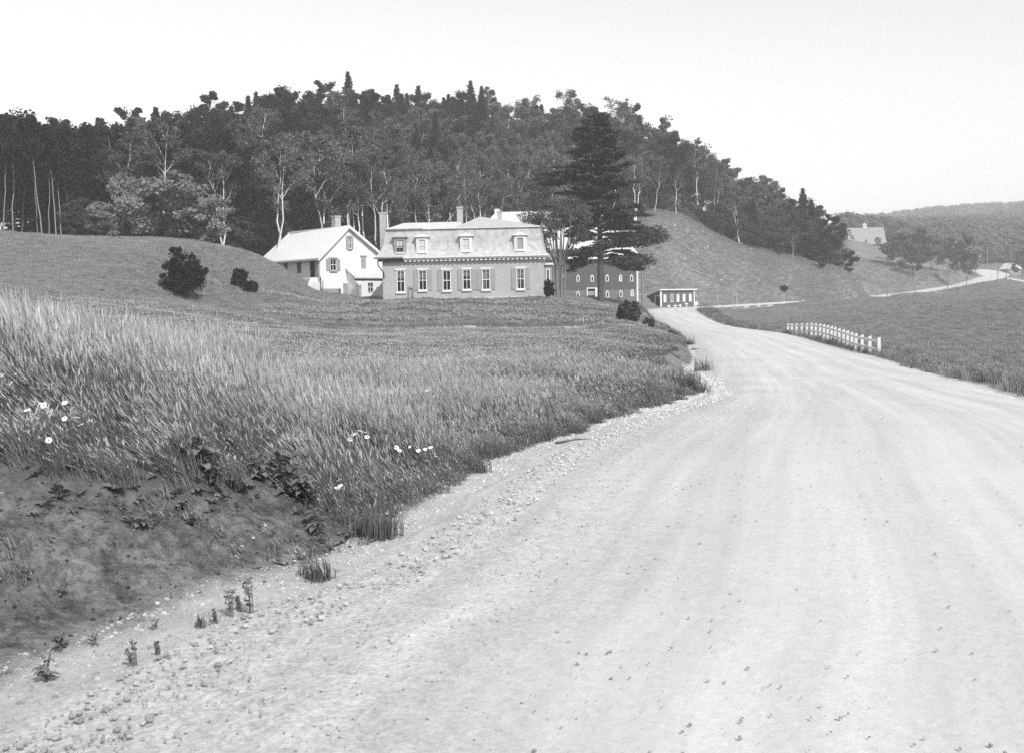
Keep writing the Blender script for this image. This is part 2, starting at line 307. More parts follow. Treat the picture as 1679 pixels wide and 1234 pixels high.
def road_mat():
    mt, nt, p = newmat('gravel_road'); N = nt.nodes; L = nt.links
    tc = N.new('ShaderNodeTexCoord')
    def noise(sc, det, vec=None, rgh=.6):
        n = N.new('ShaderNodeTexNoise'); n.inputs['Scale'].default_value = sc; n.inputs['Detail'].default_value = det; n.inputs['Roughness'].default_value = rgh; L.new(vec or tc.outputs['Object'], n.inputs[0]); return n.outputs[0]
    def rng_(s, a, b, lo=.3, hi=.7):
        r = N.new('ShaderNodeMapRange'); r.inputs[1].default_value = lo; r.inputs[2].default_value = hi; r.inputs[3].default_value = a; r.inputs[4].default_value = b; L.new(s, r.inputs[0]); return r.outputs[0]
    def mul(a, b):
        r = N.new('ShaderNodeMath'); r.operation = 'MULTIPLY'; L.new(a, r.inputs[0]); L.new(b, r.inputs[1]); return r.outputs[0]
    ac = N.new('ShaderNodeAttribute'); ac.attribute_name = 'across'; al = N.new('ShaderNodeAttribute'); al.attribute_name = 'along'
    cb = N.new('ShaderNodeCombineXYZ'); L.new(ac.outputs['Fac'], cb.inputs[0])
    sc = N.new('ShaderNodeMath'); sc.operation = 'MULTIPLY'; sc.inputs[1].default_value = .03; L.new(al.outputs['Fac'], sc.inputs[0]); L.new(sc.outputs[0], cb.inputs[1])
    tracks = mul(rng_(noise(1.3, 3, cb.outputs[0]), .87, 1.05, .35, .62), rng_(noise(6, 2, cb.outputs[0]), .92, 1.04))
    fine = rng_(noise(60, 3, None, .8), .92, 1.07)
    vo = N.new('ShaderNodeTexVoronoi'); vo.inputs['Scale'].default_value = 26; L.new(tc.outputs['Object'], vo.inputs[0])
    peb = rng_(vo.outputs['Color'], .93, 1.06, 0, 1)
    wl = N.new('ShaderNodeAttribute'); wl.attribute_name = 'loose'; v2 = N.new('ShaderNodeTexVoronoi'); v2.inputs['Scale'].default_value = 48; L.new(tc.outputs['Object'], v2.inputs[0])
    gm = N.new('ShaderNodeMix'); gm.data_type = 'FLOAT'; gm.inputs[2].default_value = 1.0; L.new(wl.outputs['Fac'], gm.inputs[0]); L.new(mul(rng_(v2.outputs['Color'], .72, 1.22, 0, 1), rng_(noise(7, 5, None, .7), .85, 1.12)), gm.inputs[3]); peb = mul(peb, gm.outputs[0])
    patch = rng_(noise(.35, 3), .95, 1.04)
    wearn = N.new('ShaderNodeAttribute'); wearn.attribute_name = 'loose'
    base = N.new('ShaderNodeMapRange'); base.inputs[3].default_value = .515; base.inputs[4].default_value = .45; L.new(wearn.outputs['Fac'], base.inputs[0])
    c = mul(mul(mul(tracks, fine), mul(patch, peb)), base.outputs[0])
    cc = N.new('ShaderNodeCombineColor'); [L.new(c, cc.inputs[i]) for i in range(3)]
    L.new(cc.outputs[0], p.inputs['Base Color']); p.inputs['Roughness'].default_value = .95; p.inputs['Specular IOR Level'].default_value = .1
    bp = N.new('ShaderNodeBump'); bp.inputs['Distance'].default_value = .005; L.new(mul(noise(30, 6, None, .7), rng_(noise(3, 3, cb.outputs[0]), .5, 1.2)), bp.inputs['Height']); L.new(bp.outputs[0], p.inputs['Normal'])
    return mt

# ------------------------------------------------------------------ mesh helpers
def arr_mesh(name, V, F, mats, mi=None, smooth=False):
    """V (n,3) float, F (m,k) int with k = 3 or 4 (or a list of such arrays)"""
    me = bpy.data.meshes.new(name); Fs = F if isinstance(F, list) else [F]
    V = np.asarray(V, np.float32)
    me.vertices.add(len(V)); me.vertices.foreach_set('co', V.ravel())
    loops = np.concatenate([f.ravel() for f in Fs]).astype(np.int32)
    sizes = np.concatenate([np.full(len(f), f.shape[1]) for f in Fs]).astype(np.int32)
    starts = np.concatenate([[0], np.cumsum(sizes)[:-1]]).astype(np.int32)
    me.loops.add(len(loops)); me.loops.foreach_set('vertex_index', loops)
    me.polygons.add(len(sizes)); me.polygons.foreach_set('loop_start', starts)
    if mi is not None: me.polygons.foreach_set('material_index', np.asarray(mi, np.int32))
    if smooth: me.polygons.foreach_set('use_smooth', np.ones(len(sizes), bool))
    for mt in (mats if isinstance(mats, (list, tuple)) else [mats]): me.materials.append(mt)
    me.update(calc_edges=True); return me
class MB:
    def __init__(s): s.v = []; s.f = []
    def add(s, vs, fs):
        n = len(s.v); s.v += [tuple(v) for v in vs]; s.f += [[n+i for i in f] for f in fs]; return s
    def box(s, x0, x1, y0, y1, z0, z1):
        return s.add([(x0, y0, z0), (x1, y0, z0), (x1, y1, z0), (x0, y1, z0), (x0, y0, z1), (x1, y0, z1), (x1, y1, z1), (x0, y1, z1)],
                     [(0, 3, 2, 1), (4, 5, 6, 7), (0, 1, 5, 4), (1, 2, 6, 5), (2, 3, 7, 6), (3, 0, 4, 7)])
    def tube(s, P, rad, n=7, cap=True):
        P = [Vector(p) for p in P]; base = len(s.v); up = Vector((0.13, .2, 1))
        for i, p in enumerate(P):
            t = (P[min(i+1, len(P)-1)]-P[max(i-1, 0)]).normalized(); a = t.cross(up if abs(t.z) < .9 else Vector((1, .1, 0))).normalized(); b = t.cross(a)
            for k in range(n):
                q = 2*math.pi*k/n; s.v.append(tuple(p+(a*math.cos(q)+b*math.sin(q))*rad[i]))
        for i in range(len(P)-1):
            for k in range(n):
                s.f.append([base+i*n+k, base+i*n+(k+1) % n, base+(i+1)*n+(k+1) % n, base+(i+1)*n+k])
        if cap:
            s.f.append([base+k for k in range(n)]); s.f.append([base+(len(P)-1)*n+k for k in range(n)][::-1])
        return s
    def beam(s, a, b, w, h):
        a = Vector(a); b = Vector(b); t = (b-a).normalized(); x = t.cross(Vector((0, 0, 1))); x = x.normalized() if x.length > .01 else Vector((1, 0, 0)); y = x.cross(t)
        vs = [p+x*i*w/2+y*j*h/2 for p in (a, b) for i, j in ((-1, -1), (1, -1), (1, 1), (-1, 1))]
        return s.add(vs, [(0, 1, 2, 3), (7, 6, 5, 4), (0, 4, 5, 1), (1, 5, 6, 2), (2, 6, 7, 3), (3, 7, 4, 0)])
    def rings(s, rs, closed=True, cap=True):
        n = len(rs[0]); base = len(s.v)
        for r in rs: s.v += [tuple(p) for p in r]
        for i in range(len(rs)-1):
            for k in range(n): s.f.append([base+i*n+k, base+i*n+(k+1) % n, base+(i+1)*n+(k+1) % n, base+(i+1)*n+k])
        if cap: s.f.append([base+(len(rs)-1)*n+k for k in range(n)]); s.f.append([base+k for k in range(n)][::-1])
        return s
    def wall(s, u0, u1, z0, z1, y0, y1, holes):
        us = sorted(set([u0, u1]+[h[0] for h in holes]+[h[1] for h in holes]))
        for a, b in zip(us[:-1], us[1:]):
            if b-a < 1e-4: continue
            hs = sorted([(h[2], h[3]) for h in holes if h[0] < (a+b)/2 < h[1]]); z = z0
            for h in hs:
                if h[0] > z+1e-3: s.box(a, b, y0, y1, z, h[0])
                z = max(z, h[1])
            if z < z1-1e-3: s.box(a, b, y0, y1, z, z1)
        return s
    def mesh(s, name, mt, smooth=False):
        me = bpy.data.meshes.new(name); me.from_pydata(s.v, [], s.f); me.materials.append(mt)
        if smooth: me.polygons.foreach_set('use_smooth', [True]*len(me.polygons))
        me.update(); return me
def tag(o, label=None, cat=None, group=None, kind=None):
    if label: o['label'] = label
    if cat: o['category'] = cat
    if group: o['group'] = group
    if kind: o['kind'] = kind
    return o
def obj(name, me, mt=None, parent=None, smooth=False):
    if isinstance(me, MB): me = me.mesh(name, mt, smooth)
    o = bpy.data.objects.new(name, me); col.objects.link(o)
    if parent: o.parent = parent
    return o
def thing(name, label, cat, loc, rz=0, group=None):
    o = bpy.data.objects.new(name, None); o.empty_display_size = .3; col.objects.link(o)
    o.location = loc; o.rotation_euler = (0, 0, rz); return tag(o, label, cat, group)
def inst_obj(name, pts, rot, scl, idx, variants):
    """one object whose geometry nodes stand a variant mesh on every point"""
    me = bpy.data.meshes.new(name); n = len(pts); me.vertices.add(n); me.vertices.foreach_set('co', np.asarray(pts, np.float32).ravel())
    a = me.attributes.new('rot', 'FLOAT_VECTOR', 'POINT'); a.data.foreach_set('vector', np.asarray(rot, np.float32).ravel())
    a = me.attributes.new('scl', 'FLOAT_VECTOR', 'POINT'); a.data.foreach_set('vector', np.asarray(scl, np.float32).ravel())
    a = me.attributes.new('idx', 'INT', 'POINT'); a.data.foreach_set('value', np.asarray(idx, np.int32))
    o = bpy.data.objects.new(name, me); col.objects.link(o)
    ng = bpy.data.node_groups.new(name+'_nodes', 'GeometryNodeTree')
    ng.interface.new_socket('Geometry', in_out='INPUT', socket_type='NodeSocketGeometry'); ng.interface.new_socket('Geometry', in_out='OUTPUT', socket_type='NodeSocketGeometry')
    gi = ng.nodes.new('NodeGroupInput'); go = ng.nodes.new('NodeGroupOutput'); ip = ng.nodes.new('GeometryNodeInstanceOnPoints'); jn = ng.nodes.new('GeometryNodeJoinGeometry')
    def na(nm, ty):
        x = ng.nodes.new('GeometryNodeInputNamedAttribute'); x.data_type = ty; x.inputs[0].default_value = nm; return x.outputs[0]
    ci = ng.nodes.new('GeometryNodeCollectionInfo'); cc = bpy.data.collections.new(name+'_kinds')
    for k, vm in enumerate(variants):
        cc.objects.link(bpy.data.objects.new('%s_kind_%02d' % (name, k), vm))
    ci.inputs['Collection'].default_value = cc; ci.inputs['Separate Children'].default_value = True; ci.inputs['Reset Children'].default_value = True
    ng.links.new(gi.outputs[0], ip.inputs['Points']); ng.links.new(ci.outputs[0], ip.inputs['Instance']); ip.inputs['Pick Instance'].default_value = True
    ng.links.new(na('idx', 'INT'), ip.inputs['Instance Index'])
    e2r = ng.nodes.new('FunctionNodeEulerToRotation'); ng.links.new(na('rot', 'FLOAT_VECTOR'), e2r.inputs[0]); ng.links.new(e2r.outputs[0], ip.inputs['Rotation'])
    ng.links.new(na('scl', 'FLOAT_VECTOR'), ip.inputs['Scale']); ng.links.new(ip.outputs[0], go.inputs[0])
    md = o.modifiers.new('stand', 'NODES'); md.node_group = ng
    return o

# ------------------------------------------------------------------ terrain and road meshes
def forest_front(px): return np.interp(px, [-200, 0, 200, 400, 470, 560, 650, 750, 850, 900, 1000, 1090, 1150, 1200, 1260, 1330, 1385], [110, 110, 112, 118, 124, 136, 143, 152, 168, 180, 192, 201, 203, 205, 207, 209, 211])
def build_terrain():
    rr = [1.2]
    while rr[-1] < 2950: rr.append(rr[-1]*(1.0125 if rr[-1] < 320 else 1.03))
    rr = np.array(rr)
    th = np.concatenate([np.linspace(-math.pi, -.66, 40)[:-1], np.linspace(-.66, .66, 720), np.linspace(.66, math.pi, 40)[1:]])
    T, Rr = np.meshgrid(th, rr); X = Rr*np.sin(T); Y = Rr*np.cos(T)
    Z = ground(X, Y)
    nr, ntn = X.shape; V = np.stack([X, Y, Z], -1).reshape(-1, 3)
    I = np.arange(nr*ntn).reshape(nr, ntn)
    F = np.stack([I[:-1, :-1], I[:-1, 1:], I[1:, 1:], I[1:, :-1]], -1).reshape(-1, 4)
    c = len(V); V = np.vstack([V, [[0, 0, -.1]]]); ring = I[0]
    F3 = np.stack([ring[1:], ring[:-1], np.full(ntn-1, c)], -1)
    print('terrain z', V[:, 2].min(), V[:, 2].max()); global HZ_LO, HZ_HI; HZ_LO = float(V[:, 2].min())-1.5; HZ_HI = float(V[:, 2].max())+26
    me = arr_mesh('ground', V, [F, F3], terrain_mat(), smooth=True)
    x, y = V[:, 0], V[:, 1]; r = np.hypot(x, y)
    d, rz, hw = path_query(main_c, x, y)
    dm = dirt_mask(x, y)*(r < 25)
    sand = (1-sst(hw+.15, hw+.15+np.clip(np.where(r < 14, .42, .15)+.8*fbm(x*.8, y*.8, 3, 33), .08, .9), d))
    sand = np.maximum(sand*(r < 300), 0)
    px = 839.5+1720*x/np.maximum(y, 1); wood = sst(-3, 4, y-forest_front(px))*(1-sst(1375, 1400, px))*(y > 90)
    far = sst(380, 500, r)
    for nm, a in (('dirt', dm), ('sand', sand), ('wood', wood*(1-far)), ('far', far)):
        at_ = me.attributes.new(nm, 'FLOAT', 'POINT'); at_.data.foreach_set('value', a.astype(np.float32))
    tag(obj('ground', me), 'rolling meadow ground rising to a wooded hill', None, kind='structure')
def build_road(name, path, label):
    P = path[:, :2]; T = np.gradient(P, axis=0); T /= np.linalg.norm(T, axis=1)[:, None]; Nn = np.stack([T[:, 1], -T[:, 0]], 1)
    seg = np.r_[0, np.cumsum(np.linalg.norm(np.diff(P, axis=0), axis=1))]
    # dense resample
    s = [0.0]
    while s[-1] < seg[-1]:
        i = np.interp(s[-1], seg, np.arange(len(seg))); r = np.hypot(*P[int(i)]); s.append(s[-1]+max(.10, r*.010))
    s = np.array(s); cx = np.interp(s, seg, P[:, 0]); cy_ = np.interp(s, seg, P[:, 1]); cz = np.interp(s, seg, path[:, 2]); hw = np.interp(s, seg, path[:, 3])
    nx = np.interp(s, seg, Nn[:, 0]); ny = np.interp(s, seg, Nn[:, 1])
    k = 81; a = np.sin(np.linspace(-math.pi/2, math.pi/2, k)); S, A = np.meshgrid(s, a, indexing='ij')
    off = A*hw[:, None]; edge = np.abs(A) > .999
    X0 = cx[:, None]+off*nx[:, None]; Y0 = cy_[:, None]+off*ny[:, None]
    wob = (fbm(X0*.7, Y0*.7, 3, 21)*.55+fbm(X0*3.5, Y0*3.5, 2, 23)*.16)*(np.abs(A)**6)*np.sign(A)
    off = off+wob; X = cx[:, None]+off*nx[:, None]; Y = cy_[:, None]+off*ny[:, None]
    d = hw[:, None]-np.abs(off)
    Z = cz[:, None]+.012+.05*(1-A**2)+fbm(off*2.2, S*.05, 3, 31)*.035+fbm(X*3, Y*3, 2, 41)*.006-.075*(1-sst(0, .22, (1-np.abs(A))*hw[:, None]))
    n, mm = X.shape; V = np.stack([X, Y, Z], -1).reshape(-1, 3); I = np.arange(n*mm).reshape(n, mm)
    F = np.stack([I[:-1, :-1], I[:-1, 1:], I[1:, 1:], I[1:, :-1]], -1).reshape(-1, 4)
    me = arr_mesh(name, V, F, M['road'], smooth=True)
    loose = 1-sst(.3, 2.6, (A+1)*hw[:, None]+fbm(X*.6, Y*.6, 2, 51)*1.4)
    for nm, v in (('across', off), ('along', S), ('loose', loose)):
        q = me.attributes.new(nm, 'FLOAT', 'POINT'); q.data.foreach_set('value', v.ravel().astype(np.float32))
    tag(obj(name, me), label, None, kind='structure')
M['road'] = road_mat()
build_terrain()
build_road('road', main_c, 'pale gravel road')
build_road('side_road', branch_c, 'pale gravel lane')
# ------------------------------------------------------------------ buildings
def win(root, u0, z0, u1, z1, yf=0.0, fr=.13, shut=(0, 0), cap=True, sill=True, panes=(2, 2), shade=0, curt=False, fmat='white', capmat=None, mull=.05, glass='glass', name='window'):
    """sash window in the wall plane y = yf; the hole it fills is u0..u1, z0..z1"""
    f = MB(); W = fr*.8
    f.box(u0, u0+W, yf-.05, yf+.12, z0, z1).box(u1-W, u1, yf-.05, yf+.12, z0, z1).box(u0+W, u1-W, yf-.05, yf+.12, z1-W, z1).box(u0+W, u1-W, yf-.05, yf+.12, z0, z0+W)
    a, b, c, d = u0+W, u1-W, z0+W, z1-W
    for k in range(1, panes[0]): x = a+(b-a)*k/panes[0]; f.box(x-mull/2, x+mull/2, yf+.0, yf+.08, c, d)
    for k in range(1, panes[1]): z = c+(d-c)*k/panes[1]; f.box(a, b, yf-.01, yf+.075, z-mull*.7, z+mull*.7)
    o = obj(name, f, M[fmat], root)
    obj('pane', MB().box(a, b, yf+.04, yf+.05, c, d), M[glass], o)
    if cap: obj('lintel', MB().box(u0-.14, u1+.14, yf-.10, yf+.04, z1+.003, z1+.16), M[capmat or fmat], o)
    if sill: obj('sill', MB().box(u0-.08, u1+.08, yf-.14, yf+.04, z0-.13, z0-.003), M[capmat or fmat], o)
    if shade: obj('shade', MB().box(a, b, yf+.13, yf+.14, d-(d-c)*shade, d), M['curtain'], o)
    if curt:
        q = MB(); h = (d-c)*.5; w_ = b-a
        for s in (0, 1):
            x0, x1 = (a, a+w_*.48) if s == 0 else (b-w_*.48, b)
            xb = a+w_*.16 if s == 0 else b-w_*.16
            xa = a if s == 0 else b
            q.add([(x0, yf+.12, d), (x1, yf+.12, d), (xb, yf+.12, c), (xa, yf+.12, c), (x0, yf+.15, d), (x1, yf+.15, d), (xb, yf+.15, c), (xa, yf+.15, c)],
                  [(0, 1, 2, 3), (7, 6, 5, 4), (0, 4, 5, 1), (1, 5, 6, 2), (2, 6, 7, 3), (3, 7, 4, 0)])
        obj('curtain', q, M['curtain'], o)
    wd = (u1-u0)*.55
    if shut[0]: obj('shutter', MB().box(u0-wd-.02, u0-.02, yf-.07, yf-.005, z0, z1), M['shut'], root)
    if shut[1]: obj('shutter', MB().box(u1+.02, u1+wd+.02, yf-.07, yf-.005, z0, z1), M['shut'], root)
    return o
# ---- the brick house with the mansard roof
O = at(628.5, 491.5, 99.6); P2 = at(892, 488.5, 98.6); BA = math.atan2(P2.y-O.y, P2.x-O.x); BW = (Vector((P2.x, P2.y))-Vector((O.x, O.y))).length; O.z -= .05
H = thing('brick_house', 'pale brick house with mansard roof, dormers and shuttered windows', 'house', O, BA)
def bh(px, py, y=0): return hit(O, BA, y, px, py)
ZC = bh(760, 426)[1]          # top of the brick wall
wins = [(656.8, 443.5, 479.5, (0, 0), .35, 0), (692.8, 443, 476.5, (1, 1), .4, 0), (732.3, 443, 477, (1, 0), 0, 0), (765, 442, 475.5, (1, 1), .3, 0), (796.8, 441.5, 475.5, (1, 1), 0, 1), (853.3, 440.5, 474.5, (1, 1), 0, 1)]
holes = []
for c, y0, y1, sh, shd, cu in wins:
    u, zt = bh(c, y0); _, zb = bh(c, y1); holes.append((u-.40, u+.40, zb, zt))
D = 11.0
wl = MB().wall(0, BW, -.6, ZC, 0, .3, holes).box(0, .3, .3, D, -.6, ZC).box(BW-.3, BW, .3, D, -.6, ZC).box(0, BW, D, D+.3, -.6, ZC)
obj('wall', wl, M['brick'], H)
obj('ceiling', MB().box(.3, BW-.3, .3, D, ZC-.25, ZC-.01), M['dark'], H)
for (c, y0, y1, sh, shd, cu), h in zip(wins, holes): win(H, h[0], h[2], h[1], h[3], 0, .11, sh, shade=shd, curt=bool(cu))
ZT = bh(760, 375.3, .5)[1]; eo = .52
us, _ = bh(662, 422)
obj('cornice', MB().box(us, BW+eo, -eo, 0.02, ZC+.20, ZC+.36).box(us, BW+eo-.1, -eo+.12, .02, ZC+.06, ZC+.197).box(BW-.02, BW+eo, .023, D+eo, ZC+.2, ZC+.36), M['white'], H)
dn = MB(); x = us+.1
while x < BW+.3: dn.box(x, x+.26, -.33, -.003, ZC-.10, ZC+.057); x += .42
obj('bracket_row', dn, M['white'], H)
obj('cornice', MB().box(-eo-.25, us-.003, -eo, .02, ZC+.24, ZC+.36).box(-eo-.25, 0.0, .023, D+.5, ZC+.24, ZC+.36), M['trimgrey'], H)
obj('soffit', MB().box(-.3, us-.003, -.40, -.003, ZC-.04, ZC+.237), M['dark'], H)  # near-black block filling the gap below the left part of the cornice
def ring(i, z, lx=0): return [(i-lx, i, z), (BW-i, i, z), (BW-i, D-i, z), (i-lx, D-i, z)]
zb = ZC+.363
prof = [(-eo+.02, zb), (-.36, zb+.10), (-.14, zb+.38), (.04, zb+.8), (.2, zb+1.3), (.34, ZT-.12), (.36, ZT)]
mr_ = MB().rings([ring(i, z, .22*(1-k/6)) for k, (i, z) in enumerate(prof)])
RF = obj('roof', mr_, M['slate'], H)
obj('deck_trim', MB().box(.22, us+1.8, .18, .5, ZT+.002, ZT+.10), M['trimgrey'], H); obj('deck_trim', MB().box(us+1.8, BW-.24, .18, .5, ZT+.002, ZT+.10), M['white'], H)
u1, _ = bh(762, 375); zr = bh(700, 365, 3.5)[1]; ua = bh(662, 365, 3.5)[0]; ub = bh(753, 365, 3.5)[0]
z0 = ZT+.104
obj('hip_roof', MB().add([(.3, .25, z0), (u1, .25, z0), (u1, 7, z0), (.3, 7, z0), (ua, 3.6, zr), (ub, 3.6, zr)], [(0, 1, 5, 4), (1, 2, 5), (2, 3, 4, 5), (3, 0, 4), (3, 2, 1, 0)]), M['paleroof'], H)
u0 = bh(745, 375)[0]; uap, zap = bh(787, 355.5, 4.5)
obj('hip_roof', MB().add([(u0, .27, z0+.01), (BW-.3, .27, z0+.01), (BW-.3, D-.5, z0+.01), (u0, D-.5, z0+.01), (uap, 4.5, zap), (uap+.6, 6.5, zap)], [(0, 1, 4), (1, 2, 5, 4), (2, 3, 5), (3, 0, 4, 5), (3, 2, 1, 0)]), M['greyroof'], H)
for k, (c, t, b, gm) in enumerate([(655.5, 386, 414.5, 1), (692, 385.5, 415.5, 0), (764, 384, 414.5, 0), (852.8, 382.5, 412.8, 0)]):
    ud, zt = bh(c, t, -.1); _, zbb = bh(c, b, -.1); mm_ = 'trimgrey' if gm else 'white'; zb2 = zb+.12
    body = MB().wall(ud-.56, ud+.56, zb2, zt-.22, -.2, -.08, [(ud-.36, ud+.36, zb2+.3, zt-.38)]).box(ud-.56, ud-.46, -.077, 1.0, zb2, zt-.22).box(ud+.46, ud+.56, -.077, 1.0, zb2, zt-.22)
    dm = obj('dormer', body, M[mm_], H)
    obj('dormer_roof', MB().box(ud-.72, ud+.72, -.36, 1.0, zt-.217, zt-.1).add([(ud-.66, -.3, zt-.097), (ud+.66, -.3, zt-.097), (ud+.66, 1.0, zt-.097), (ud-.66, 1.0, zt-.097), (ud, -.22, zt+.08), (ud, 1.0, zt+.08)], [(0, 1, 4), (1, 2, 5, 4), (2, 3, 5), (3, 0, 4, 5), (3, 2, 1, 0)]), M['greyroof' if gm else 'white'], dm)
    wnd = win(dm, ud-.36, zb2+.3, ud+.36, zt-.38, -.2, .10, cap=False, sill=True, glass='shut' if k == 3 else 'curtain', mull=.045, panes=(2, 2) if k != 3 else (1, 1), fmat=mm_ if gm else 'white', capmat='white')
    if gm: obj('opening', MB().box(ud-.27, ud+.27, -.19, -.155, zb2+.38, zb2+.75), M['dark'], wnd)
def chimney(pxa, pxb, pyt, yo, zbase, name='chimney', parent=None, band=True):
    a, zt = bh(pxa, pyt, yo); b, _ = bh(pxb, pyt, yo); w_ = b-a
    o = obj(name, MB().box(a, b, yo, yo+w_, zbase, zt), M['brick'], parent or H)
    if band: obj('chimney_cap', MB().box(a-.05, b+.05, yo-.05, yo+w_+.05, zt+.002, zt+.16), M['brick'], o)
chimney(622, 632, 351, 3.0, ZC+.4); chimney(749, 758, 342, 5.0, ZT); chimney(815.5, 822, 349, 6.5, ZT)
a, zt = bh(635, 352, 3.2); obj('vent_pipe', MB().tube([(a, 3.2, ZT-1.2), (a, 3.2, zt)], [.07, .07], 8), M['white'], H)
# downspout at the left corner
q1 = bh(619.5, 427, -.2); q2 = bh(620, 436, -.15); q3 = bh(629, 447, -.08)
obj('downspout', MB().tube([(q1[0], -.2, q1[1]), (q2[0], -.15, q2[1]), (q3[0], -.09, q3[1]), (q3[0]+.02, -.07, q3[1]-.5)], [.06]*4, 6), M['dark'], H)
# bay on the right end
bz = bh(899, 434)[1]
bw_ = obj('bay_window', MB().wall(BW+.003, BW+.7, -.4, bz, 1.2, 1.32, [(BW+.2, BW+.54, bz-2.4, bz-.35)]).box(BW+.58, BW+.7, 1.323, 3.6, -.4, bz).box(BW+.003, BW+.58, 3.48, 3.6, -.4, bz), M['shut'], H)
obj('bay_roof', MB().box(BW+.003, BW+.85, 1.0, 3.8, bz+.003, bz+.2), M['white'], bw_)
win(bw_, BW+.2, bz-2.4, BW+.54, bz-.35, 1.2, .11, cap=False, panes=(1, 2))
obj('foundation', MB().box(bh(700, 480)[0], BW+.02, -.06, -.003, -.6, .12), M['concrete'], H)
# ---- the white clapboard house, its long side running back
WO = at(525.5, 487, 108); WA = R(45); WO.z = at(527, 486, 108).z-.3
Wh = thing('clapboard_house', 'white clapboard house with pale gabled roof beside the brick house', 'house', WO, WA)
def wh(px, py, y=0): return hit(WO, WA, y, px, py)
ze = wh(525.5, 421)[1]; uax, zax = wh(569.5, 372.5); ur = 8.4; L = 11.0
def rk(u): return ze+(zax-ze)*u/uax if u < uax else zax+(ze-zax)*(u-uax)/(ur-uax)
def gz_wall(mb, y0, y1, holes):
    """gable wall with sloping top, built in strips round its openings"""
    us_ = sorted(set([0, uax, ur]+[h[0] for h in holes]+[h[1] for h in holes]))
    for a, b in zip(us_[:-1], us_[1:]):
        hs = sorted([(h[2], h[3]) for h in holes if h[0] < (a+b)/2 < h[1]]); z = -2.0
        for h in hs: mb.box(a, b, y0, y1, z, h[0]); z = h[1]
        mb.add([(a, y0, z), (b, y0, z), (b, y1, z), (a, y1, z), (a, y0, rk(a)), (b, y0, rk(b)), (b, y1, rk(b)), (a, y1, rk(a))],
               [(0, 3, 2, 1), (4, 5, 6, 7), (0, 1, 5, 4), (1, 2, 6, 5), (2, 3, 7, 6), (3, 0, 4, 7)])
    return mb
def rc(f, a, b, c, d, y=0):
    p = f(a, d, y); q = f(c, b, y); return (p[0], q[0], p[1], q[1])
h1 = rc(wh, 570.5, 389.5, 575.5, 408); h2 = rc(wh, 541, 425, 551, 444); h3 = rc(wh, 592.5, 421, 599, 440); dr = rc(wh, 563, 465, 573, 489.5)
dr = (dr[0], dr[1], -1.5, dr[3])
# side wall openings (plane x = 0, running back): direction along local +y
def sd(px, py): return hit(WO, WA+R(90), 0, px, py)
s_door = (sd(516.5, 450)[0], sd(507.5, 450)[0], sd(512, 456)[1], sd(512, 425.5)[1])
s_w = [(sd(493, 440)[0], sd(488, 440)[0], sd(490, 448)[1], sd(490, 430)[1]), (sd(471, 440)[0], sd(467, 440)[0], sd(469, 445)[1], sd(469, 430.5)[1]), (sd(450, 440)[0], sd(446.5, 440)[0], sd(448, 437)[1], sd(448, 431)[1])]
g = gz_wall(MB(), 0, .2, [h1, h2, dr]); g2_ = gz_wall(MB(), L-.2, L, [])
sw = MB()
def side_wall(mb, holes):
    ys = sorted(set([.2, L-.2]+[h[0] for h in holes]+[h[1] for h in holes]))
    for a, b in zip(ys[:-1], ys[1:]):
        hs = sorted([(h[2], h[3]) for h in holes if h[0] < (a+b)/2 < h[1]]); z = -2.0
        for h in hs: mb.box(0, .2, a, b, z, h[0]); z = h[1]
        mb.box(0, .2, a, b, z, ze)
side_wall(g, [s_door]+s_w); g.v += []; n0 = len(g.v)
g.add(g2_.v, g2_.f); g.box(ur-.2, ur, .2, L-.2, -2, ze)
obj('wall', g, M['clap'], Wh)
oh = .35; th_ = .14
def roofplane(u0, z0_, u1, z1_, y0, y1, drop=0.0):
    return [(u0, y0, z0_), (u1, y0, z1_), (u1, y1, z1_-drop), (u0, y1, z0_), (u0, y0, z0_+th_), (u1, y0, z1_+th_), (u1, y1, z1_-drop+th_), (u0, y1, z0_+th_)]
bxf = [(0, 3, 2, 1), (4, 5, 6, 7), (0, 1, 5, 4), (1, 2, 6, 5), (2, 3, 7, 6), (3, 0, 4, 7)]
sl_ = (zax-ze)/uax; sr_ = (zax-ze)/(ur-uax)
rf_ = MB().add(roofplane(-oh, ze-oh*sl_+.02, uax, zax+.02, -.35, L+.3, .25), bxf).add(roofplane(uax+.001, zax+.02, ur+.2, ze-.2*sr_+.02, -.35, L+.3, .25), bxf)
obj('roof', rf_, M['whiteroof'], Wh)
tr_ = MB()
for (a, za, b, zb_) in ((-oh-.02, ze-oh*sl_-.06, uax, zax-.02), (uax+.01, zax-.02, ur+.2, ze-.2*sr_-.06)):
    tr_.add([(a, -.40, za-.14), (b, -.40, zb_-.14), (b, -.353, zb_-.14), (a, -.353, za-.14), (a, -.40, za+.2), (b, -.40, zb_+.2), (b, -.353, zb_+.2), (a, -.353, za+.2)], bxf)
obj('rake_board', tr_, M['white'], Wh)
obj('gutter', MB().box(-oh-.1, -oh+.02, -.35, L+.2, ze-oh*sl_-.12, ze-oh*sl_+.03), M['trimgrey'], Wh)
obj('corner_board', MB().box(-.03, .16, -.03, -.003, -2, ze-.1).box(-.03, -.003, -.03, .16, -2, ze-.1), M['white'], Wh)
def gwin(h, sh, **k): return win(Wh, h[0], h[2], h[1], h[3], 0, .07, shut=sh, mull=.04, **k)
gwin(h1, (1, 1), cap=True, capmat='trimgrey', shade=.55); gwin(h2, (1, 1), cap=True, capmat='trimgrey')
obj('shutter', MB().box(h3[0], h3[1], -.08, -.003, h3[2], h3[3]).box(h3[0]-.15, h3[1]+.15, -.12, -.003, h3[3]+.003, h3[3]+.1), M['shut'], Wh)
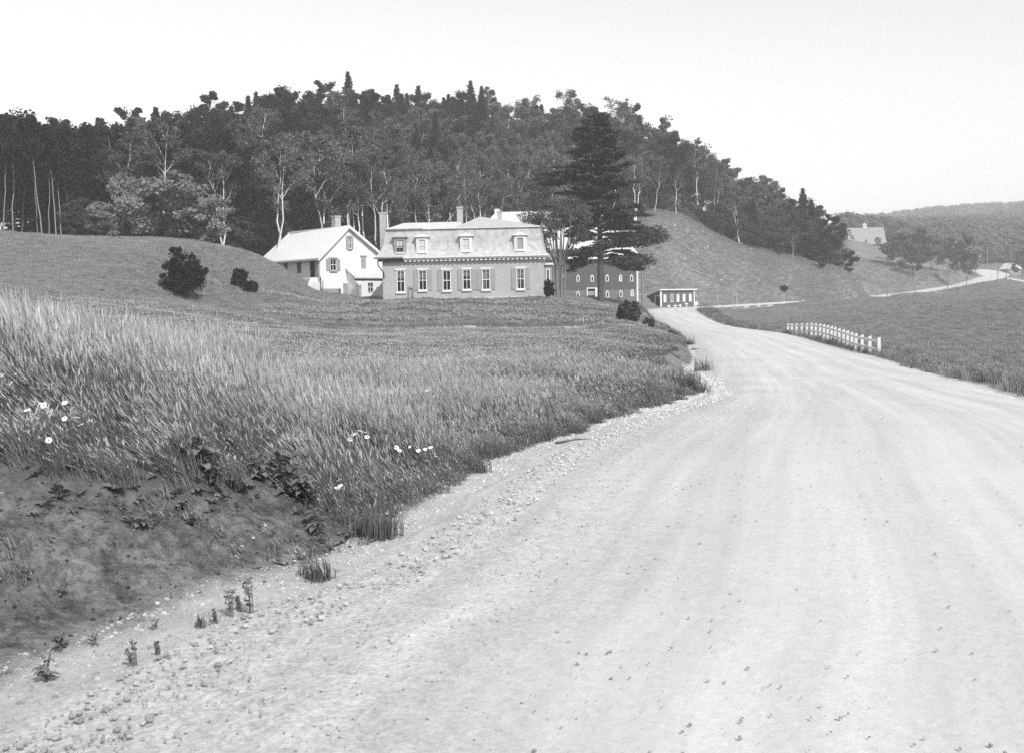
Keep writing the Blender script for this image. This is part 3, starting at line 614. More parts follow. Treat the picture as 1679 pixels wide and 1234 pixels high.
dd = obj('door', MB().box(dr[0], dr[1], .04, .1, -1.5, dr[3]), M['wood'], Wh); obj('handle', MB().box(dr[1]-.2, dr[1]-.12, -.01, .037, dr[3]-1.3, dr[3]-1.2), M['dark'], dd)
for s in s_w: obj('window', MB().box(.02, .08, s[0], s[1], s[2], s[3]).box(-.03, .017, s[0]-.08, s[0], s[2]-.05, s[3]+.05).box(-.03, .017, s[1], s[1]+.08, s[2]-.05, s[3]+.05), M['darkwood'], Wh)
obj('side_door', MB().box(.12, .17, s_door[0], s_door[1], s_door[2], s_door[3]), M['dark'], Wh)
obj('shutter', MB().box(-.09, -.003, s_door[0]-.75, s_door[0]-.1, s_door[2]+.2, s_door[3]), M['shut'], Wh)
cy0 = 2.2; ca, ct = wh(549.5, 356, 3.2); cb_, _ = wh(558.5, 356, 3.2)
obj('chimney', MB().box(ca, cb_, 3.2, 3.9, zax-1.5, ct).box(ca-.06, cb_+.06, 3.14, 3.96, ct+.002, ct+.14), M['brick'], Wh)
fp = wh(569.8, 351, 0); obj('finial', MB().tube([(uax, -.1, zax+.1), (uax, -.1, fp[1])], [.06, .05], 6), M['white'], Wh)
# lean-to against the gable
lx0 = wh(573.5, 470)[0]; Dl = 1.5; LO = at(583.5, 490.5, 109.2)
lzb = wh(600, 491)[1]-.6; lze = hit(Vector(WO), WA, -Dl, 583.5, 456.5)[1]; lzt = wh(580, 441.5)[1]; lx1 = hit(WO, WA, -Dl, 634, 470)[0]; lx0 = hit(WO, WA, -Dl, 583.5, 470)[0]
def lw(px, py): return hit(WO, WA, -Dl, px, py)
lh = (lw(602.5, 470)[0], lw(612, 470)[0], lw(606, 479.5)[1], lw(606, 463)[1])
lt = MB().wall(lx0, lx1, lzb, lze, -Dl, -Dl+.12, [lh])
lt.add([(lx0, -Dl+.12, lzb), (lx0+.12, -Dl+.12, lzb), (lx0+.12, -.003, lzb), (lx0, -.003, lzb), (lx0, -Dl+.12, lze), (lx0+.12, -Dl+.12, lze), (lx0+.12, -.003, lzt-.1), (lx0, -.003, lzt-.1)], bxf)
lean = obj('lean_to', lt, M['clap'], Wh)
obj('lean_to_roof', MB().add([(lx0-.2, -Dl-.25, lze-.03), (lx1, -Dl-.25, lze-.03), (lx1, -.003, lzt), (lx0-.2, -.003, lzt), (lx0-.2, -Dl-.25, lze+.08), (lx1, -Dl-.25, lze+.08), (lx1, -.003, lzt+.11), (lx0-.2, -.003, lzt+.11)], bxf), M['paleroof'], lean)
win(lean, lh[0], lh[2], lh[1], lh[3], -Dl, .07, cap=False, sill=False, mull=.05, fmat='white')
obj('fascia', MB().box(lx0-.15, lx1, -Dl-.03, -Dl-.003, lze-.22, lze-.035), M['shut'], lean)
# frames leaning on the walls
def frame_thing(label, px0, px1, py0, py1, d, mt):
    p = at((px0+px1)/2, py1, d); z = gz(p.x, p.y); s = d/FOC; w_ = (px1-px0)*s; h = (py1-py0)*s+(p.z-z)
    t = thing('wooden_frame', label, 'frame', (p.x, p.y, z), 0); t.rotation_euler = (R(-3), 0, R(-10))
    for x in (-w_/2, w_/2): obj('post', MB().box(x-.05, x+.05, -.04, .04, -.2, h), mt, t)
    obj('crossbar', MB().box(-w_/2+.05, w_/2-.05, -.04, .04, h-.14, h-.04), mt, t)
frame_thing('thin dark wooden frame standing before the brick wall', 670.8, 677.8, 469, 492, 99.2, M['wood'])
frame_thing('thin wooden frame standing before the white lean-to', 587, 592, 467.5, 490.5, 107.0, M['wood'])
# white steps and landing by the side door
p = at(516, 478, 104.5); zg = gz(p.x, p.y); s_ = 104.5/FOC; htop = at(516, 463, 104.5).z-zg
t = thing('landing', 'white boarded landing with steps below the dark side door', 'steps', (p.x, p.y, zg), R(20))
obj('platform', MB().box(-.75, .45, -.6, .6, -.5, htop), M['concrete'], t); obj('step', MB().box(-.4, .5, .61, 1.0, -.3, htop+.25), M['concrete'], t)
obj('step', MB().box(-.3, .5, 1.01, 1.5, -.3, htop+.5), M['concrete'], t); obj('post', MB().box(.46, .56, -.7, -.6, -.4, htop+.5), M['darkwood'], t); obj('post', MB().box(.7, .8, -.5, -.4, -.4, htop+.2), M['wood'], t)
p = at(538, 480, 106); t = thing('plank_ramp', 'short plank ramp lying at the foot of the white gable', 'ramp', (p.x, p.y, gz(p.x, p.y)), R(35))
obj('plank', MB().box(-1.2, 1.2, -.5, .5, -.1, .35), M['wood'], t); obj('support', MB().box(.9, 1.1, -.55, -.5, -.4, .34), M['darkwood'], t)
# ---- the big dark barn
NO = at(905, 496, 155.0); NE = at(1046.5, 494, 155.0); NA = math.atan2(0, 1); BX = (905-748)/1720*155
NO.x -= BX; NB = NE.x-NO.x; NO.z = 2.0
Bn = thing('barn', 'big dark boarded barn with white roof behind the pine', 'barn', NO, 0)
def bn(px, py, y=0): return hit(NO, 0, y, px, py)
nz = bn(970, 422)[1]; nm = bn(970, 475)[1]; zR = bn(900, 346.5, 8)[1]; ul = bn(816, 346.5, 8)[0]; urr = bn(985, 348, 8)[0]
wu = [(923.5, 457.5), (947.8, 457.5), (971, 457.5), (995.5, 457), (1017.3, 457), (1035.6, 457)]; wl2 = [(924, 484), (947.8, 484), (996, 483.5), (1018, 482.5), (1036.5, 481.5)]
def whh(c, y, hw=1.45, hh=3.7):
    a = bn(c-hw, y+hh); b = bn(c+hw, y-hh); return (a[0], b[0], a[1], b[1])
hu = [whh(*c) for c in wu]; hl = [whh(*c) for c in wl2]; dh = (bn(963.5, 480)[0], bn(975.5, 480)[0], -.5, bn(970, 473.5)[1])
DB = 16.0
obj('wall', MB().wall(0, NB, nm+.001, nz, 0, .2, hu).box(0, .2, .2, DB, nm, nz).box(NB-.2, NB, .2, DB, nm, nz).box(0, NB, DB, DB+.2, nm, nz), M['barnup'], Bn)
obj('lower_wall', MB().wall(0.02, NB-.02, -1.5, nm, .03, .2, hl+[dh]).box(0.02, .2, .2, DB, -1.5, nm-.002).box(NB-.2, NB-.02, .2, DB, -1.5, nm-.002), M['barnlow'], Bn)
obj('loft_floor', MB().box(.2, NB-.2, .2, DB, nm-.1, nm+.1), M['dark'], Bn)
ro = .6
obj('roof', MB().add([(-ro, -ro, nz-.3), (NB+ro, -ro, nz-.3), (NB+ro, DB+ro, nz-.3), (-ro, DB+ro, nz-.3), (ul, 8, zR), (urr, 8, zR)], [(0, 1, 5, 4), (1, 2, 5), (2, 3, 4, 5), (3, 0, 4), (3, 2, 1, 0)]), M['barnroof'], Bn)
obj('eave_board', MB().box(-.2, NB+.2, -.32, -.003, nz-.75, nz-.32), M['darkwood'], Bn)
obj('corner_board', MB().box(NB-.22, NB+.02, -.04, -.003, -1.5, nz-.8), M['white'], Bn)
cu_a, cu_z = bn(815, 343, 7.5)
obj('ridge_vent', MB().box(cu_a-.4, cu_a+.4, 7.3, 8.4, zR-.7, cu_z), M['white'], Bn)
hp = MB(); A_, B_ = Vector((ul, 8, zR+.05)), Vector((-ro, -ro, nz-.25)); hp.beam(A_, A_.lerp(B_, .5), .35, .2); obj('hip_board', hp, M['white'], Bn)
def arch_win(root, h, y, open_=True):
    f = MB(); e = .11; z2 = h[3]
    f.box(h[0]-e, h[0]+.02, y-.08, y+.1, h[2]-e, z2).box(h[1]-.02, h[1]+e, y-.08, y+.1, h[2]-e, z2).box(h[0]+.02, h[1]-.02, y-.08, y+.1, h[2]-e, h[2])
    m_ = (h[0]+h[1])/2; f.add([(h[0]-e, y-.08, z2), (h[1]+e, y-.08, z2), (m_, y-.08, z2+.33), (h[0]-e, y+.1, z2), (h[1]+e, y+.1, z2), (m_, y+.1, z2+.33)], [(0, 1, 2), (5, 4, 3), (0, 3, 4, 1), (1, 4, 5, 2), (2, 5, 3, 0)])
    o = obj('window', f, M['fence'], root); obj('pane', MB().box(h[0], h[1], y+.03, y+.04, h[2], z2), M['glass'] if open_ else M['curtain'], o)
for k, h in enumerate(hu): arch_win(Bn, h, 0, k != 4)
for k, h in enumerate(hl): arch_win(Bn, h, .03, k != 4)
dt = bn(970, 472)[1]
obj('door_frame', MB().box(dh[0]-.16, dh[0], -.1, .1, -.5, dt).box(dh[0], dh[1]+1.25, -.1, -.0, dh[3]+.002, dt+.02), M['white'], Bn)
obj('door', MB().box(dh[1]+.02, dh[1]+1.15, -.14, -.05, -.3, dh[3]), M['white'], Bn)
obj('transom', MB().box(dh[0], dh[1], .05, .1, dh[3]-1.0, dh[3]-.35), M['wood'], Bn)
x = bn(952, 431)[0]; xe = bn(984, 431)[0]; k = 0; sg = MB().box(x, xe, -.022, -.003, bn(968, 432.6)[1]-.09, bn(968, 432.6)[1]+.09)
while x < xe: sg.box(x, x+.12+.1*(k % 3 == 0), -.03, -.003, bn(968, 435)[1]+.05*(k % 2), bn(968, 430)[1]); x += .3+.12*(k % 4 == 1); k += 1
obj('faded_lettering', sg, M['shut'], Bn)
# ---- low poultry shed
SO = at(1083, 503.5, 168); SA = R(24); SW = 6.7; SO.z -= .25
Sh = thing('shed', 'low dark shed with sloping roof and five tall white windows', 'shed', SO, SA)
def sh_(px, py, y=0): return hit(SO, SA, y, px, py)
st_ = sh_(1085, 477)[1]; sL = 5.0; bz_ = st_*.62
hs_ = [rc(sh_, c-1.6, 483.2-(c-1089)*.03, c+1.6, 496-(c-1089)*.03) for c in (1090, 1101.5, 1111.3, 1121.3, 1131.5)]
SWW = sh_(1138.5, 490)[0]
wmb = MB().wall(0, SWW, -1, st_, 0, .15, hs_)
for x in (0, SWW-.15): wmb.add([(x, .15, -1), (x+.15, .15, -1), (x+.15, sL, -1), (x, sL, -1), (x, .15, st_), (x+.15, .15, st_), (x+.15, sL, bz_), (x, sL, bz_)], bxf)
wmb.box(0, SWW, sL, sL+.15, -1, bz_)
obj('wall', wmb, M['shedw'], Sh)
rs_ = (st_-bz_)/sL
obj('roof', MB().add([(-.3, -.35, st_+.35*rs_+.003), (SWW+.3, -.35, st_+.35*rs_+.003), (SWW+.3, sL+.3, bz_-.3*rs_), (-.3, sL+.3, bz_-.3*rs_), (-.3, -.35, st_+.35*rs_+.17), (SWW+.3, -.35, st_+.35*rs_+.17), (SWW+.3, sL+.3, bz_-.3*rs_+.17), (-.3, sL+.3, bz_-.3*rs_+.17)], bxf), M['white'], Sh)
obj('corner_board', MB().box(-.02, .22, -.05, -.003, -1, st_).box(-.05, -.021, -.05, .2, -1, st_), M['white'], Sh); obj('corner_board', MB().box(SWW-.15, SWW+.02, -.05, -.003, -1, st_), M['white'], Sh)
for k, h in enumerate(hs_):
    e = .06; f = MB().box(h[0]-e, h[0]+e, -.07, .05, h[2], h[3]).box(h[1]-e, h[1]+e, -.07, .05, h[2], h[3]).box(h[0]+e, h[1]-e, -.07, .05, h[3]-.1, h[3]).box(h[0]+e, h[1]-e, -.07, .05, h[2], h[2]+.1)
    o = obj('window', f, M['white'], Sh); obj('pane', MB().box(h[0]+e, h[1]-e, .0, .02, h[2]+.1, h[3]-.1), M['glass'] if k == 1 else M['white'], o)
def ss(px, py): return hit(SO, SA+R(90), 0, px, py)
sdr = (ss(1082, 495)[0], ss(1075, 495)[0], -.3, ss(1078, 486)[1])
sd_ = obj('door', MB().box(-.06, -.003, sdr[0], sdr[1], -.5, sdr[3]), M['dark'], Sh)
obj('door_frame', MB().box(-.1, -.061, sdr[1]-.12, sdr[1]+.05, -.5, sdr[3]+.15).box(-.1, -.061, sdr[0], sdr[1]-.12, sdr[3], sdr[3]+.15), M['white'], Sh)
# ---- far farm barn on the right
p = at(1394, 399, 400); fw = (1450-1394)/FOC*400
fb = thing('far_barn', 'distant grey barn with long pale roof and small cupola', 'barn', p, R(-4))
hf = -.6; rr_ = at(1420, 373.5, 404).z-p.z
obj('wall', MB().box(0, fw, 0, 9, -3.5, hf), M['trimgrey'], fb)
obj('roof', MB().add([(-.5, -.5, hf+.01), (fw+.5, -.5, hf+.01), (fw+.5, 9.5, hf+.01), (-.5, 9.5, hf+.01), (-.5, 4.5, rr_), (fw+.5, 4.5, rr_)], [(0, 1, 5, 4), (2, 3, 4, 5), (1, 2, 5), (3, 0, 4), (3, 2, 1, 0)]), M['trimgrey'], fb)
obj('cupola', MB().box(fw/2-.8, fw/2+.6, 3.9, 5.1, rr_-.5, rr_+1.0).add([(fw/2-1, 3.7, rr_+1.01), (fw/2+.8, 3.7, rr_+1.01), (fw/2+.8, 5.3, rr_+1.01), (fw/2-1, 5.3, rr_+1.01), (fw/2-.1, 4.5, rr_+1.7)], [(0, 1, 4), (1, 2, 4), (2, 3, 4), (3, 0, 4), (3, 2, 1, 0)]), M['paleroof'], fb)
p = at(1664, 443, 400); t = thing('far_cottage', 'tiny pale roofed cottage beside the distant road bend', 'house', (p.x, p.y, p.z-.5), R(10))
obj('wall', MB().box(-2.6, 2.6, 0, 5, -1.5, .9), M['trimgrey'], t)
obj('roof', MB().add([(-3, -.4, .905), (3, -.4, .905), (3, 5.4, .905), (-3, 5.4, .905), (-.6, -.4, 3.3), (-.6, 5.4, 3.3)], [(0, 1, 4), (1, 2, 5, 4), (2, 3, 5), (3, 0, 4, 5), (3, 2, 1, 0)]), M['whiteroof'], t)
# ------------------------------------------------------------------ trees
def leaf_cards(C, size, rg, flat=0.0, aspect=1.0, dirs=None):
    """C (n,3) centres -> quads of random attitude; flat in 0..1 lays them level; dirs aligns the long side"""
    n = len(C); a = rg.normal(size=(n, 3)) if dirs is None else dirs+rg.normal(size=(n, 3))*.35
    a /= np.linalg.norm(a, axis=1)[:, None]+1e-9
    b = rg.normal(size=(n, 3)); 
    if flat: a[:, 2] *= 1-flat; b[:, 2] *= 1-flat; a /= np.linalg.norm(a, axis=1)[:, None]+1e-9
    b -= a*(a*b).sum(1)[:, None]; b /= np.linalg.norm(b, axis=1)[:, None]+1e-9
    s = size*rg.uniform(.55, 1.3, n)[:, None]
    A = a*s*aspect; B = b*s*.62
    V = np.stack([C-A, C-B*.9+A*.1, C+A, C+B*.9-A*.05], 1).reshape(-1, 3)
    return V, np.arange(4*n).reshape(n, 4)
def limb(p0, p1, rg, n=5, sag=0.0, wig=.06):
    p0 = np.array(p0, float); p1 = np.array(p1, float); L = np.linalg.norm(p1-p0); P = []
    for k in range(n+1):
        t = k/n; q = p0*(1-t)+p1*t; q = q+rg.normal(size=3)*wig*L*(t*(1-t)*2)*(1, 1, .4)[0]; q[2] += sag*L*math.sin(t*math.pi); P.append(q)
    return P
def cluster(c, r, n, rg, sq=.7):
    d = rg.normal(size=(n, 3)); d /= np.maximum(np.linalg.norm(d, axis=1)[:, None]/2.0, 1); rad = r*.54
    return np.array(c)+d*rad*np.array([1, 1, sq])
def tree_deciduous(seed, Ht, Rc, base=.35, leaves=5200, lsize=.2, barkm='bark', leafm='leaf', stems=1, fork=.5, ascend=1.0, density=1.0, trunk_r=None, crown_sq=.7):
    rg = np.random.default_rng(seed); mb = MB(); cl = []
    tr = trunk_r or Ht*.011
    for s in range(stems):
        a0 = rg.uniform(0, 6.28); off = .25*(stems > 1); x0, y0 = off*math.cos(a0), off*math.sin(a0)
        lean = (rg.normal()*.03+(stems > 1)*.08*math.cos(a0))*Ht, (rg.normal()*.03+(stems > 1)*.08*math.sin(a0))*Ht
        top = (x0+lean[0]*2, y0+lean[1]*2, Ht*rg.uniform(.86, .94))
        P = limb((x0, y0, -.8), top, rg, 9, 0, .03 if base < .6 else .012); rad = [tr*(1-.85*(k/9))*(1 if k else 1.35) for k in range(10)]
        mb.tube(P, rad, 7)
        nl = int(rg.integers(9, 14)/max(1, stems**.5))
        for k in range(nl):
            t = base+(.97-base)*(k+rg.uniform(0, .9))/nl; i = t*9; j = int(min(i, 8)); q = P[j]*(1-(i-j))+P[j+1]*(i-j)
            az = k*2.4+rg.uniform(-.5, .5); u = (t-base)/(1-base); ln = Rc*(.95-.55*abs(u-.35)-.35*u*u)*rg.uniform(.7, 1.15)
            e = q+np.array([math.cos(az)*ln, math.sin(az)*ln, ln*ascend*rg.uniform(.5, 1.1)]); e[2] = min(e[2], Ht*.97)
            LP = limb(q, e, rg, 4, -.05, .09); r0 = tr*(1-.85*t)*.62; mb.tube(LP, [r0*(1-.2*x_) for x_ in range(5)], 5, False)
            cl.append((e, ln*.36)); cl.append((q*.45+e*.55+rg.normal(size=3)*.15*ln, ln*.34)); 
            for m_ in range(4):
                f = rg.uniform(.35, .95); ii = f*4; jj = int(min(ii, 3)); b = LP[jj]*(1-(ii-jj))+LP[jj+1]*(ii-jj); az2 = az+rg.uniform(-1.3, 1.3); l2 = ln*rg.uniform(.25, .5)
                e2 = b+np.array([math.cos(az2)*l2, math.sin(az2)*l2, l2*rg.uniform(.3, 1.1)]); mb.tube([b, (b+e2)/2+rg.normal(size=3)*.05*l2, e2], [r0*.4, r0*.3, r0*.12], 4, False); cl.append((e2, ln*.33))
        cl.append((np.array(top), Rc*.35))
    per = int(leaves/len(cl)); pts = []
    for c, r in cl:
        if rg.random() > density: continue
        r = max(r, .35); k = int(per*rg.uniform(.5, 1.5)); pts.append(cluster(c, r*rg.uniform(.8, 1.25), k, rg, crown_sq))
    C = np.vstack(pts); V, F = leaf_cards(C, lsize, rg, .25)
    return mb.mesh('trunk', M[barkm], True), arr_mesh('crown', V, F, M[leafm])
def tree_conifer(seed, Ht, Rc, base=.08, cards=5200, needle='needle', gap=.42, drop=.15, barkm='bark'):
    rg = np.random.default_rng(seed); mb = MB(); mb.tube([(0, 0, -.8), (rg.normal()*.05, 0, Ht*.5), (0, 0, Ht*.985)], [Ht*.014, Ht*.009, .02], 6)
    C = []; Dn = []; z = Ht*base; k = 0
    while z < Ht*.985:
        u = (z/Ht-base)/(1-base); ln0 = Rc*(1-u)**.85*(1 if u > .08 else .75)+.12
        for j in range(6):
            az = k*1.1+j*1.047+rg.uniform(-.2, .2); ln = ln0*rg.uniform(.65, 1.15); up = .35*u-drop
            dr = np.array([math.cos(az), math.sin(az), up]); n = max(5, int(ln*16))
            t = rg.uniform(.08, 1, n); w_ = (1-t*.6)*ln*.20; side = np.array([-math.sin(az), math.cos(az), 0]); off = rg.uniform(-1, 1, n)
            p = np.array([0, 0, z])+dr*(t*ln)[:, None]+side*(off*w_)[:, None]; p[:, 2] += -.10*ln*(t**2)+rg.normal(size=n)*.05-abs(off)*w_*.25; C.append(p); Dn.append(np.tile(dr, (n, 1))+side*off[:, None]*.9)
            if ln > .9: mb.tube([(0, 0, z), tuple(np.array([0, 0, z])+dr*ln*.8)], [.03, .008], 4, False)
        z += gap*(1-.55*u)*rg.uniform(.8, 1.2); k += 1
    C = np.vstack(C); Dn = np.vstack(Dn); m_ = max(1, int(round(cards/len(C)))); C = np.repeat(C, m_, 0)+rg.normal(size=(len(C)*m_, 3))*.06; Dn = np.repeat(Dn, m_, 0)
    V, F = leaf_cards(C, .20, rg, .3, 1.25, Dn)
    return mb.mesh('trunk', M[barkm], True), arr_mesh('crown', V, F, M[needle])
KIND = {}
KIND['dark'] = [tree_deciduous(100+i, 13+(i % 3), 3.4+.3*(i % 2), .34, 9000, .19, 'palebark' if i % 2 else 'bark', 'leafdark', trunk_r=.13) for i in range(5)]
KIND['grey'] = [tree_deciduous(200+i, 11.5+(i % 3), 3.1+.3*(i % 2), .28, 9000, .175, 'palebark', 'leafgrey', trunk_r=.11, ascend=1.2) for i in range(5)]
KIND['mid'] = [tree_deciduous(300+i, 10+(i % 3), 3.4, .2, 9500, .19, 'bark', 'leaf', trunk_r=.12) for i in range(5)]
KIND['birch'] = [tree_deciduous(400+i, 13+(i % 3)*.8, 2.8, .46, 4200, .16, 'birch', 'leafgrey', stems=1+(i % 2), trunk_r=.135, ascend=1.7, density=.85) for i in range(6)]
KIND['spruce'] = [tree_conifer(500+i, 12.5+i*.8, 2.9+.3*(i % 2), .05) for i in range(4)]
KIND['bush'] = [tree_deciduous(600+i, 4.5+.6*i, 2.3, .08, 7500, .17, 'bark', 'leafsunlit' if i < 3 else 'leaf', stems=2, trunk_r=.06, crown_sq=.6) for i in range(5)]
KIND['bare'] = [tree_deciduous(650+i, 14, 2.6, .62, 6000, .19, 'palebark', 'leafdark', trunk_r=.12) for i in range(3)]
KIND['far'] = [tree_deciduous(700+i, 9+i, 3.2, .15, 1500, .42, 'bark', 'hazedleaf', trunk_r=.12) for i in range(3)]
KIND['fardark'] = [tree_deciduous(720+i, 11, 3.6, .16, 3200, .32, 'bark', 'leaf', trunk_r=.16) for i in range(2)]
NAMES = {'dark': ('broadleaf_tree', 'tree'), 'grey': ('birch_tree', 'tree'), 'mid': ('maple_tree', 'tree'), 'birch': ('birch_tree', 'tree'), 'spruce': ('spruce_tree', 'tree'), 'bush': ('shrub', 'shrub'), 'far': ('broadleaf_tree', 'tree'), 'bare': ('broadleaf_tree', 'tree'), 'fardark': ('broadleaf_tree', 'tree')}
def plant(kind, var, x, y, sc, label, group=None, z=None, rz=None, sz=None):
    nm, cat = NAMES[kind]; z = gz(x, y) if z is None else z
    t = thing(nm, label, cat, (x, y, z), random.uniform(0, 6.28) if rz is None else rz, group); t.scale = (sc, sc, sz or sc)
    v = KIND[kind][var % len(KIND[kind])]
    obj('trunk', v[0], parent=t); obj('crown', v[1], parent=t); return t
def plant_px(kind, var, px, py, d, htpx, label, group=None, wide=1.0, **k):
    """stand a tree at pixel column px at distance d so that it reaches up to row py-htpx"""
    p = at(px, py, d); z = gz(p.x, p.y); top = at(px, py-htpx, d).z; me = KIND[kind][var % len(KIND[kind])]
    zs = [v.co.z for v in me[1].vertices]; s = (top-z)/max(zs)
    return plant(kind, var, p.x, p.y, s*wide, label, group, z, sz=s, **k)
# --- individual trees that stand out
plant_px('birch', 1, 447, 400, 116, 175, 'tall twin stemmed white birch behind the left end of the white clapboard house')
plant_px('birch', 3, 366, 372, 113, 130, 'white birch with forked pale trunk right of the sunlit maple at the meadow edge')
for k, (px, tp) in enumerate([(70, 200), (80, 150), (92, 190), (62, 170), (20, 190), (100, 170), (4, 200)]):
    plant_px('bare', k, px, 385, 109.5+k*.4, tp, ['slim dark tree', 'second slim tree', 'third slim tree', 'fourth slim tree', 'fifth slim tree', 'sixth slim tree', 'leftmost slim tree'][sorted([4, 20, 62, 70, 80, 92, 100]).index(px)-1]+' from the left at the meadow edge, far left', 'slim trunks at the far left forest edge', wide=.7)
plant_px('birch', 2, 195, 385, 112, 175, 'thin birch just left of the sunlit maple clump')
for k, (px, h, wd, d, lb) in enumerate([(290, 112, 1.05, 108, 'large sunlit pale crowned maple at the top edge of the left meadow'), (170, 62, 1.0, 107, 'small sunlit shrub at the left foot of the pale maple'), (345, 75, 1.0, 108, 'round sunlit shrub right of the pale maple above the meadow'),
        (235, 85, .9, 109, 'mid height sunlit shrub between pale maple and small shrub'), (205, 110, .6, 112, 'narrow sunlit sapling behind the small shrub on the left')]):
    p = plant_px('bush', k % 3, px, 392, d, h, lb, wide=wd)
# birches with visible white limbs behind the two houses
BLB = ['white birch behind the white house roof, left of its chimney', 'tall birch just right of the white gable peak', 'birch between white gable and brick house chimney', 'birch directly behind the left brick chimney', 'tall spreading birch above the second dormer', 'slim birch between second dormer and middle chimney', 'birch just left of the middle roof chimney', 'birch just right of the middle roof chimney', 'pale forked birch behind the right roof chimney', 'short birch above the peak of the grey hip roof', 'second birch left of the white house chimney', 'short birch above the first dormer', 'short birch above the gap between first dormers', 'short birch just right of the left brick chimney', 'birch above the rightmost dormer', 'birch between brick house and big pine', 'birch right behind the white gable finial']
bl = [(541, 215), (585, 232), (603, 205), (622, 250), (683, 235), (722, 250), (742, 262), (768, 262), (815, 258), (790, 290), (537, 210), (655, 290), (700, 300), (630, 295), (870, 255), (905, 240), (575, 280)]
for k, (px, top) in enumerate(bl):
    d = float(forest_front(px))+1+2.2*(k % 3); p = at(px, 360, d); z = gz(p.x, p.y); y0 = proj((p.x, d, z))[1]
    plant_px('birch', k, px, y0, d, y0-top, BLB[k], 'white trunked birches behind the houses', wide=.95)
for k, (px, top, by) in enumerate([(1072, 260, 345), (1040, 255, 350), (1108, 270, 372), (1215, 300, 405), (1300, 380, 428), (1000, 250, 350)]):
    d = float(forest_front(px))+1
    plant_px('birch', k, px, by, d, by-top, 'pale birch on the pasture edge, '+['just right of the big pine', 'behind the big pine, right side', 'at the top corner of the pasture', 'halfway down the slope', 'near the lower end of the slope', 'behind the big pine trunk'][k], 'pale birches along the pasture edge')
plant_px('mid', 1, 1354, 434, 211, 84, 'dark rounded tree standing alone at the right foot of the wooded hill', wide=1.0)
plant_px('spruce', 2, 1316, 430, 217, 122, 'tall dark spruce near the right end of the wooded hill'); plant_px('spruce', 1, 1330, 432, 219, 105, 'dark spruce just right of the tallest one at the hill end')
plant_px('bush', 4, 1350, 440, 206, 22, 'low dark bush under the lone tree at the hill foot', wide=1.3)
# --- woodland: every tree its own object up to the limit, the rest one stand
pts = []; rg = np.random.default_rng(11); tries = 0
cell = {}
while tries < 30000:
    tries += 1
    th = rg.uniform(-.56, .37); d = rg.uniform(108, 285); x = d*math.tan(th); px = 839.5+1720*x/d
    f = float(forest_front(px))
    if d < f+2.5: continue
    crest = float(np.interp(px, [-200, 0, 200, 420, 560, 760, 960, 1100, 1385, 1500], [165, 165, 170, 205, 225, 235, 240, 243, 244, 244]))
    if d > crest+22 or px > 1392: continue
    if px > 1340 and d > 225: continue
    sp = 4.2 if d < f+14 else 5.0
    kx, ky = int(x//6), int(d//6); ok = True
    for a in (-1, 0, 1):
        for b in (-1, 0, 1):
            for q in cell.get((kx+a, ky+b), ()):
                if (q[0]-x)**2+(q[1]-d)**2 < sp*sp: ok = False
    if ok: cell.setdefault((kx, ky), []).append((x, d)); pts.append((x, d, px, f, crest))
P_ = np.array(pts); Zt = ground(P_[:, 0], P_[:, 1])
rows = []
for (x, d, px, f, cr), z in zip(pts, Zt):
    rr_ = rg.random(); crestness = abs(d-cr) < 12; front = d-f < 8
    left = px < 520
    if d > cr-16 and 400 < px < 800: kind = 'spruce' if rr_ < .78 else ('mid' if rr_ < .8 else 'dark'); sp_up = 1.15
    elif crestness and 200 < px <= 400: kind = 'spruce' if rr_ < .3 else 'dark'
    elif left: kind = 'dark' if rr_ < .6 else ('spruce' if rr_ < .76 else ('birch' if rr_ < .86 else ('mid' if rr_ < .97 else 'grey')))
    elif px < 900: kind = 'grey' if rr_ < .34 else ('birch' if rr_ < .48 else ('mid' if rr_ < .74 else ('dark' if rr_ < .86 else 'spruce')))
    elif px < 1200: kind = 'grey' if rr_ < .46 else ('mid' if rr_ < .80 else ('birch' if rr_ < .90 else ('dark' if rr_ < .94 else 'spruce')))
    else: kind = 'mid' if rr_ < .55 else ('grey' if rr_ < .78 else ('dark' if rr_ < .9 else 'spruce'))
    sc = rg.uniform(.85, 1.12)*(1.08 if crestness else 1)
    if px > 1150: sc *= float(np.interp(px, [1150, 1385], [.95, .74]))
    if kind == 'spruce' and not (d > cr-16): sc *= .85
    if kind != 'spruce' and px > 860 and crestness: sc *= 1.12
    key = (0 if front else (1 if crestness else 2), d-f)
    rows.append((key, kind, x, d, z, sc, px))
rows.sort(key=lambda r: r[0]); KEEP = 285
LBL = {'dark': 'dark broadleaf tree', 'grey': 'slender grey birch', 'mid': 'full crowned maple', 'birch': 'white trunked birch', 'spruce': 'pointed spruce'}
GRP = {'dark': 'dark broadleaf trees', 'grey': 'slender grey birches', 'mid': 'full crowned maples', 'birch': 'white trunked birches', 'spruce': 'pointed spruces'}
ZN = [(40, 'at the left frame edge'), (90, 'above the thin pale stake'), (150, 'just left of the sunlit shrubs'), (215, 'above the small sunlit shrub'), (265, 'left of the pale maple'), (320, 'above the large dark bush'), (375, 'above the forked birch'), (425, 'above the small leaning bushes'), (470, 'above the twin stemmed birch'), (520, 'over the long white roof'),
      (565, 'over the white house chimney'), (615, 'over the white gable'), (660, 'over the left brick chimney'), (710, 'over the second dormer'), (755, 'over the middle chimney'), (800, 'over the grey hip roof'), (850, 'over the right chimney'), (900, 'over the rightmost dormer'), (950, 'left of the big pine'), (1010, 'behind the big pine'), (1060, 'just right of the big pine'),
      (1105, 'above the low shed'), (1150, 'at the top of the pasture'), (1195, 'over the pasture logs'), (1240, 'over the leaning post'), (1290, 'over the lone pasture bush'), (1340, 'near the two hill end spruces'), (9999, 'at the right foot of the hill')]
BD = {0: 'at the wood edge ', 1: 'on the skyline ', 2: 'deep in the wood '}
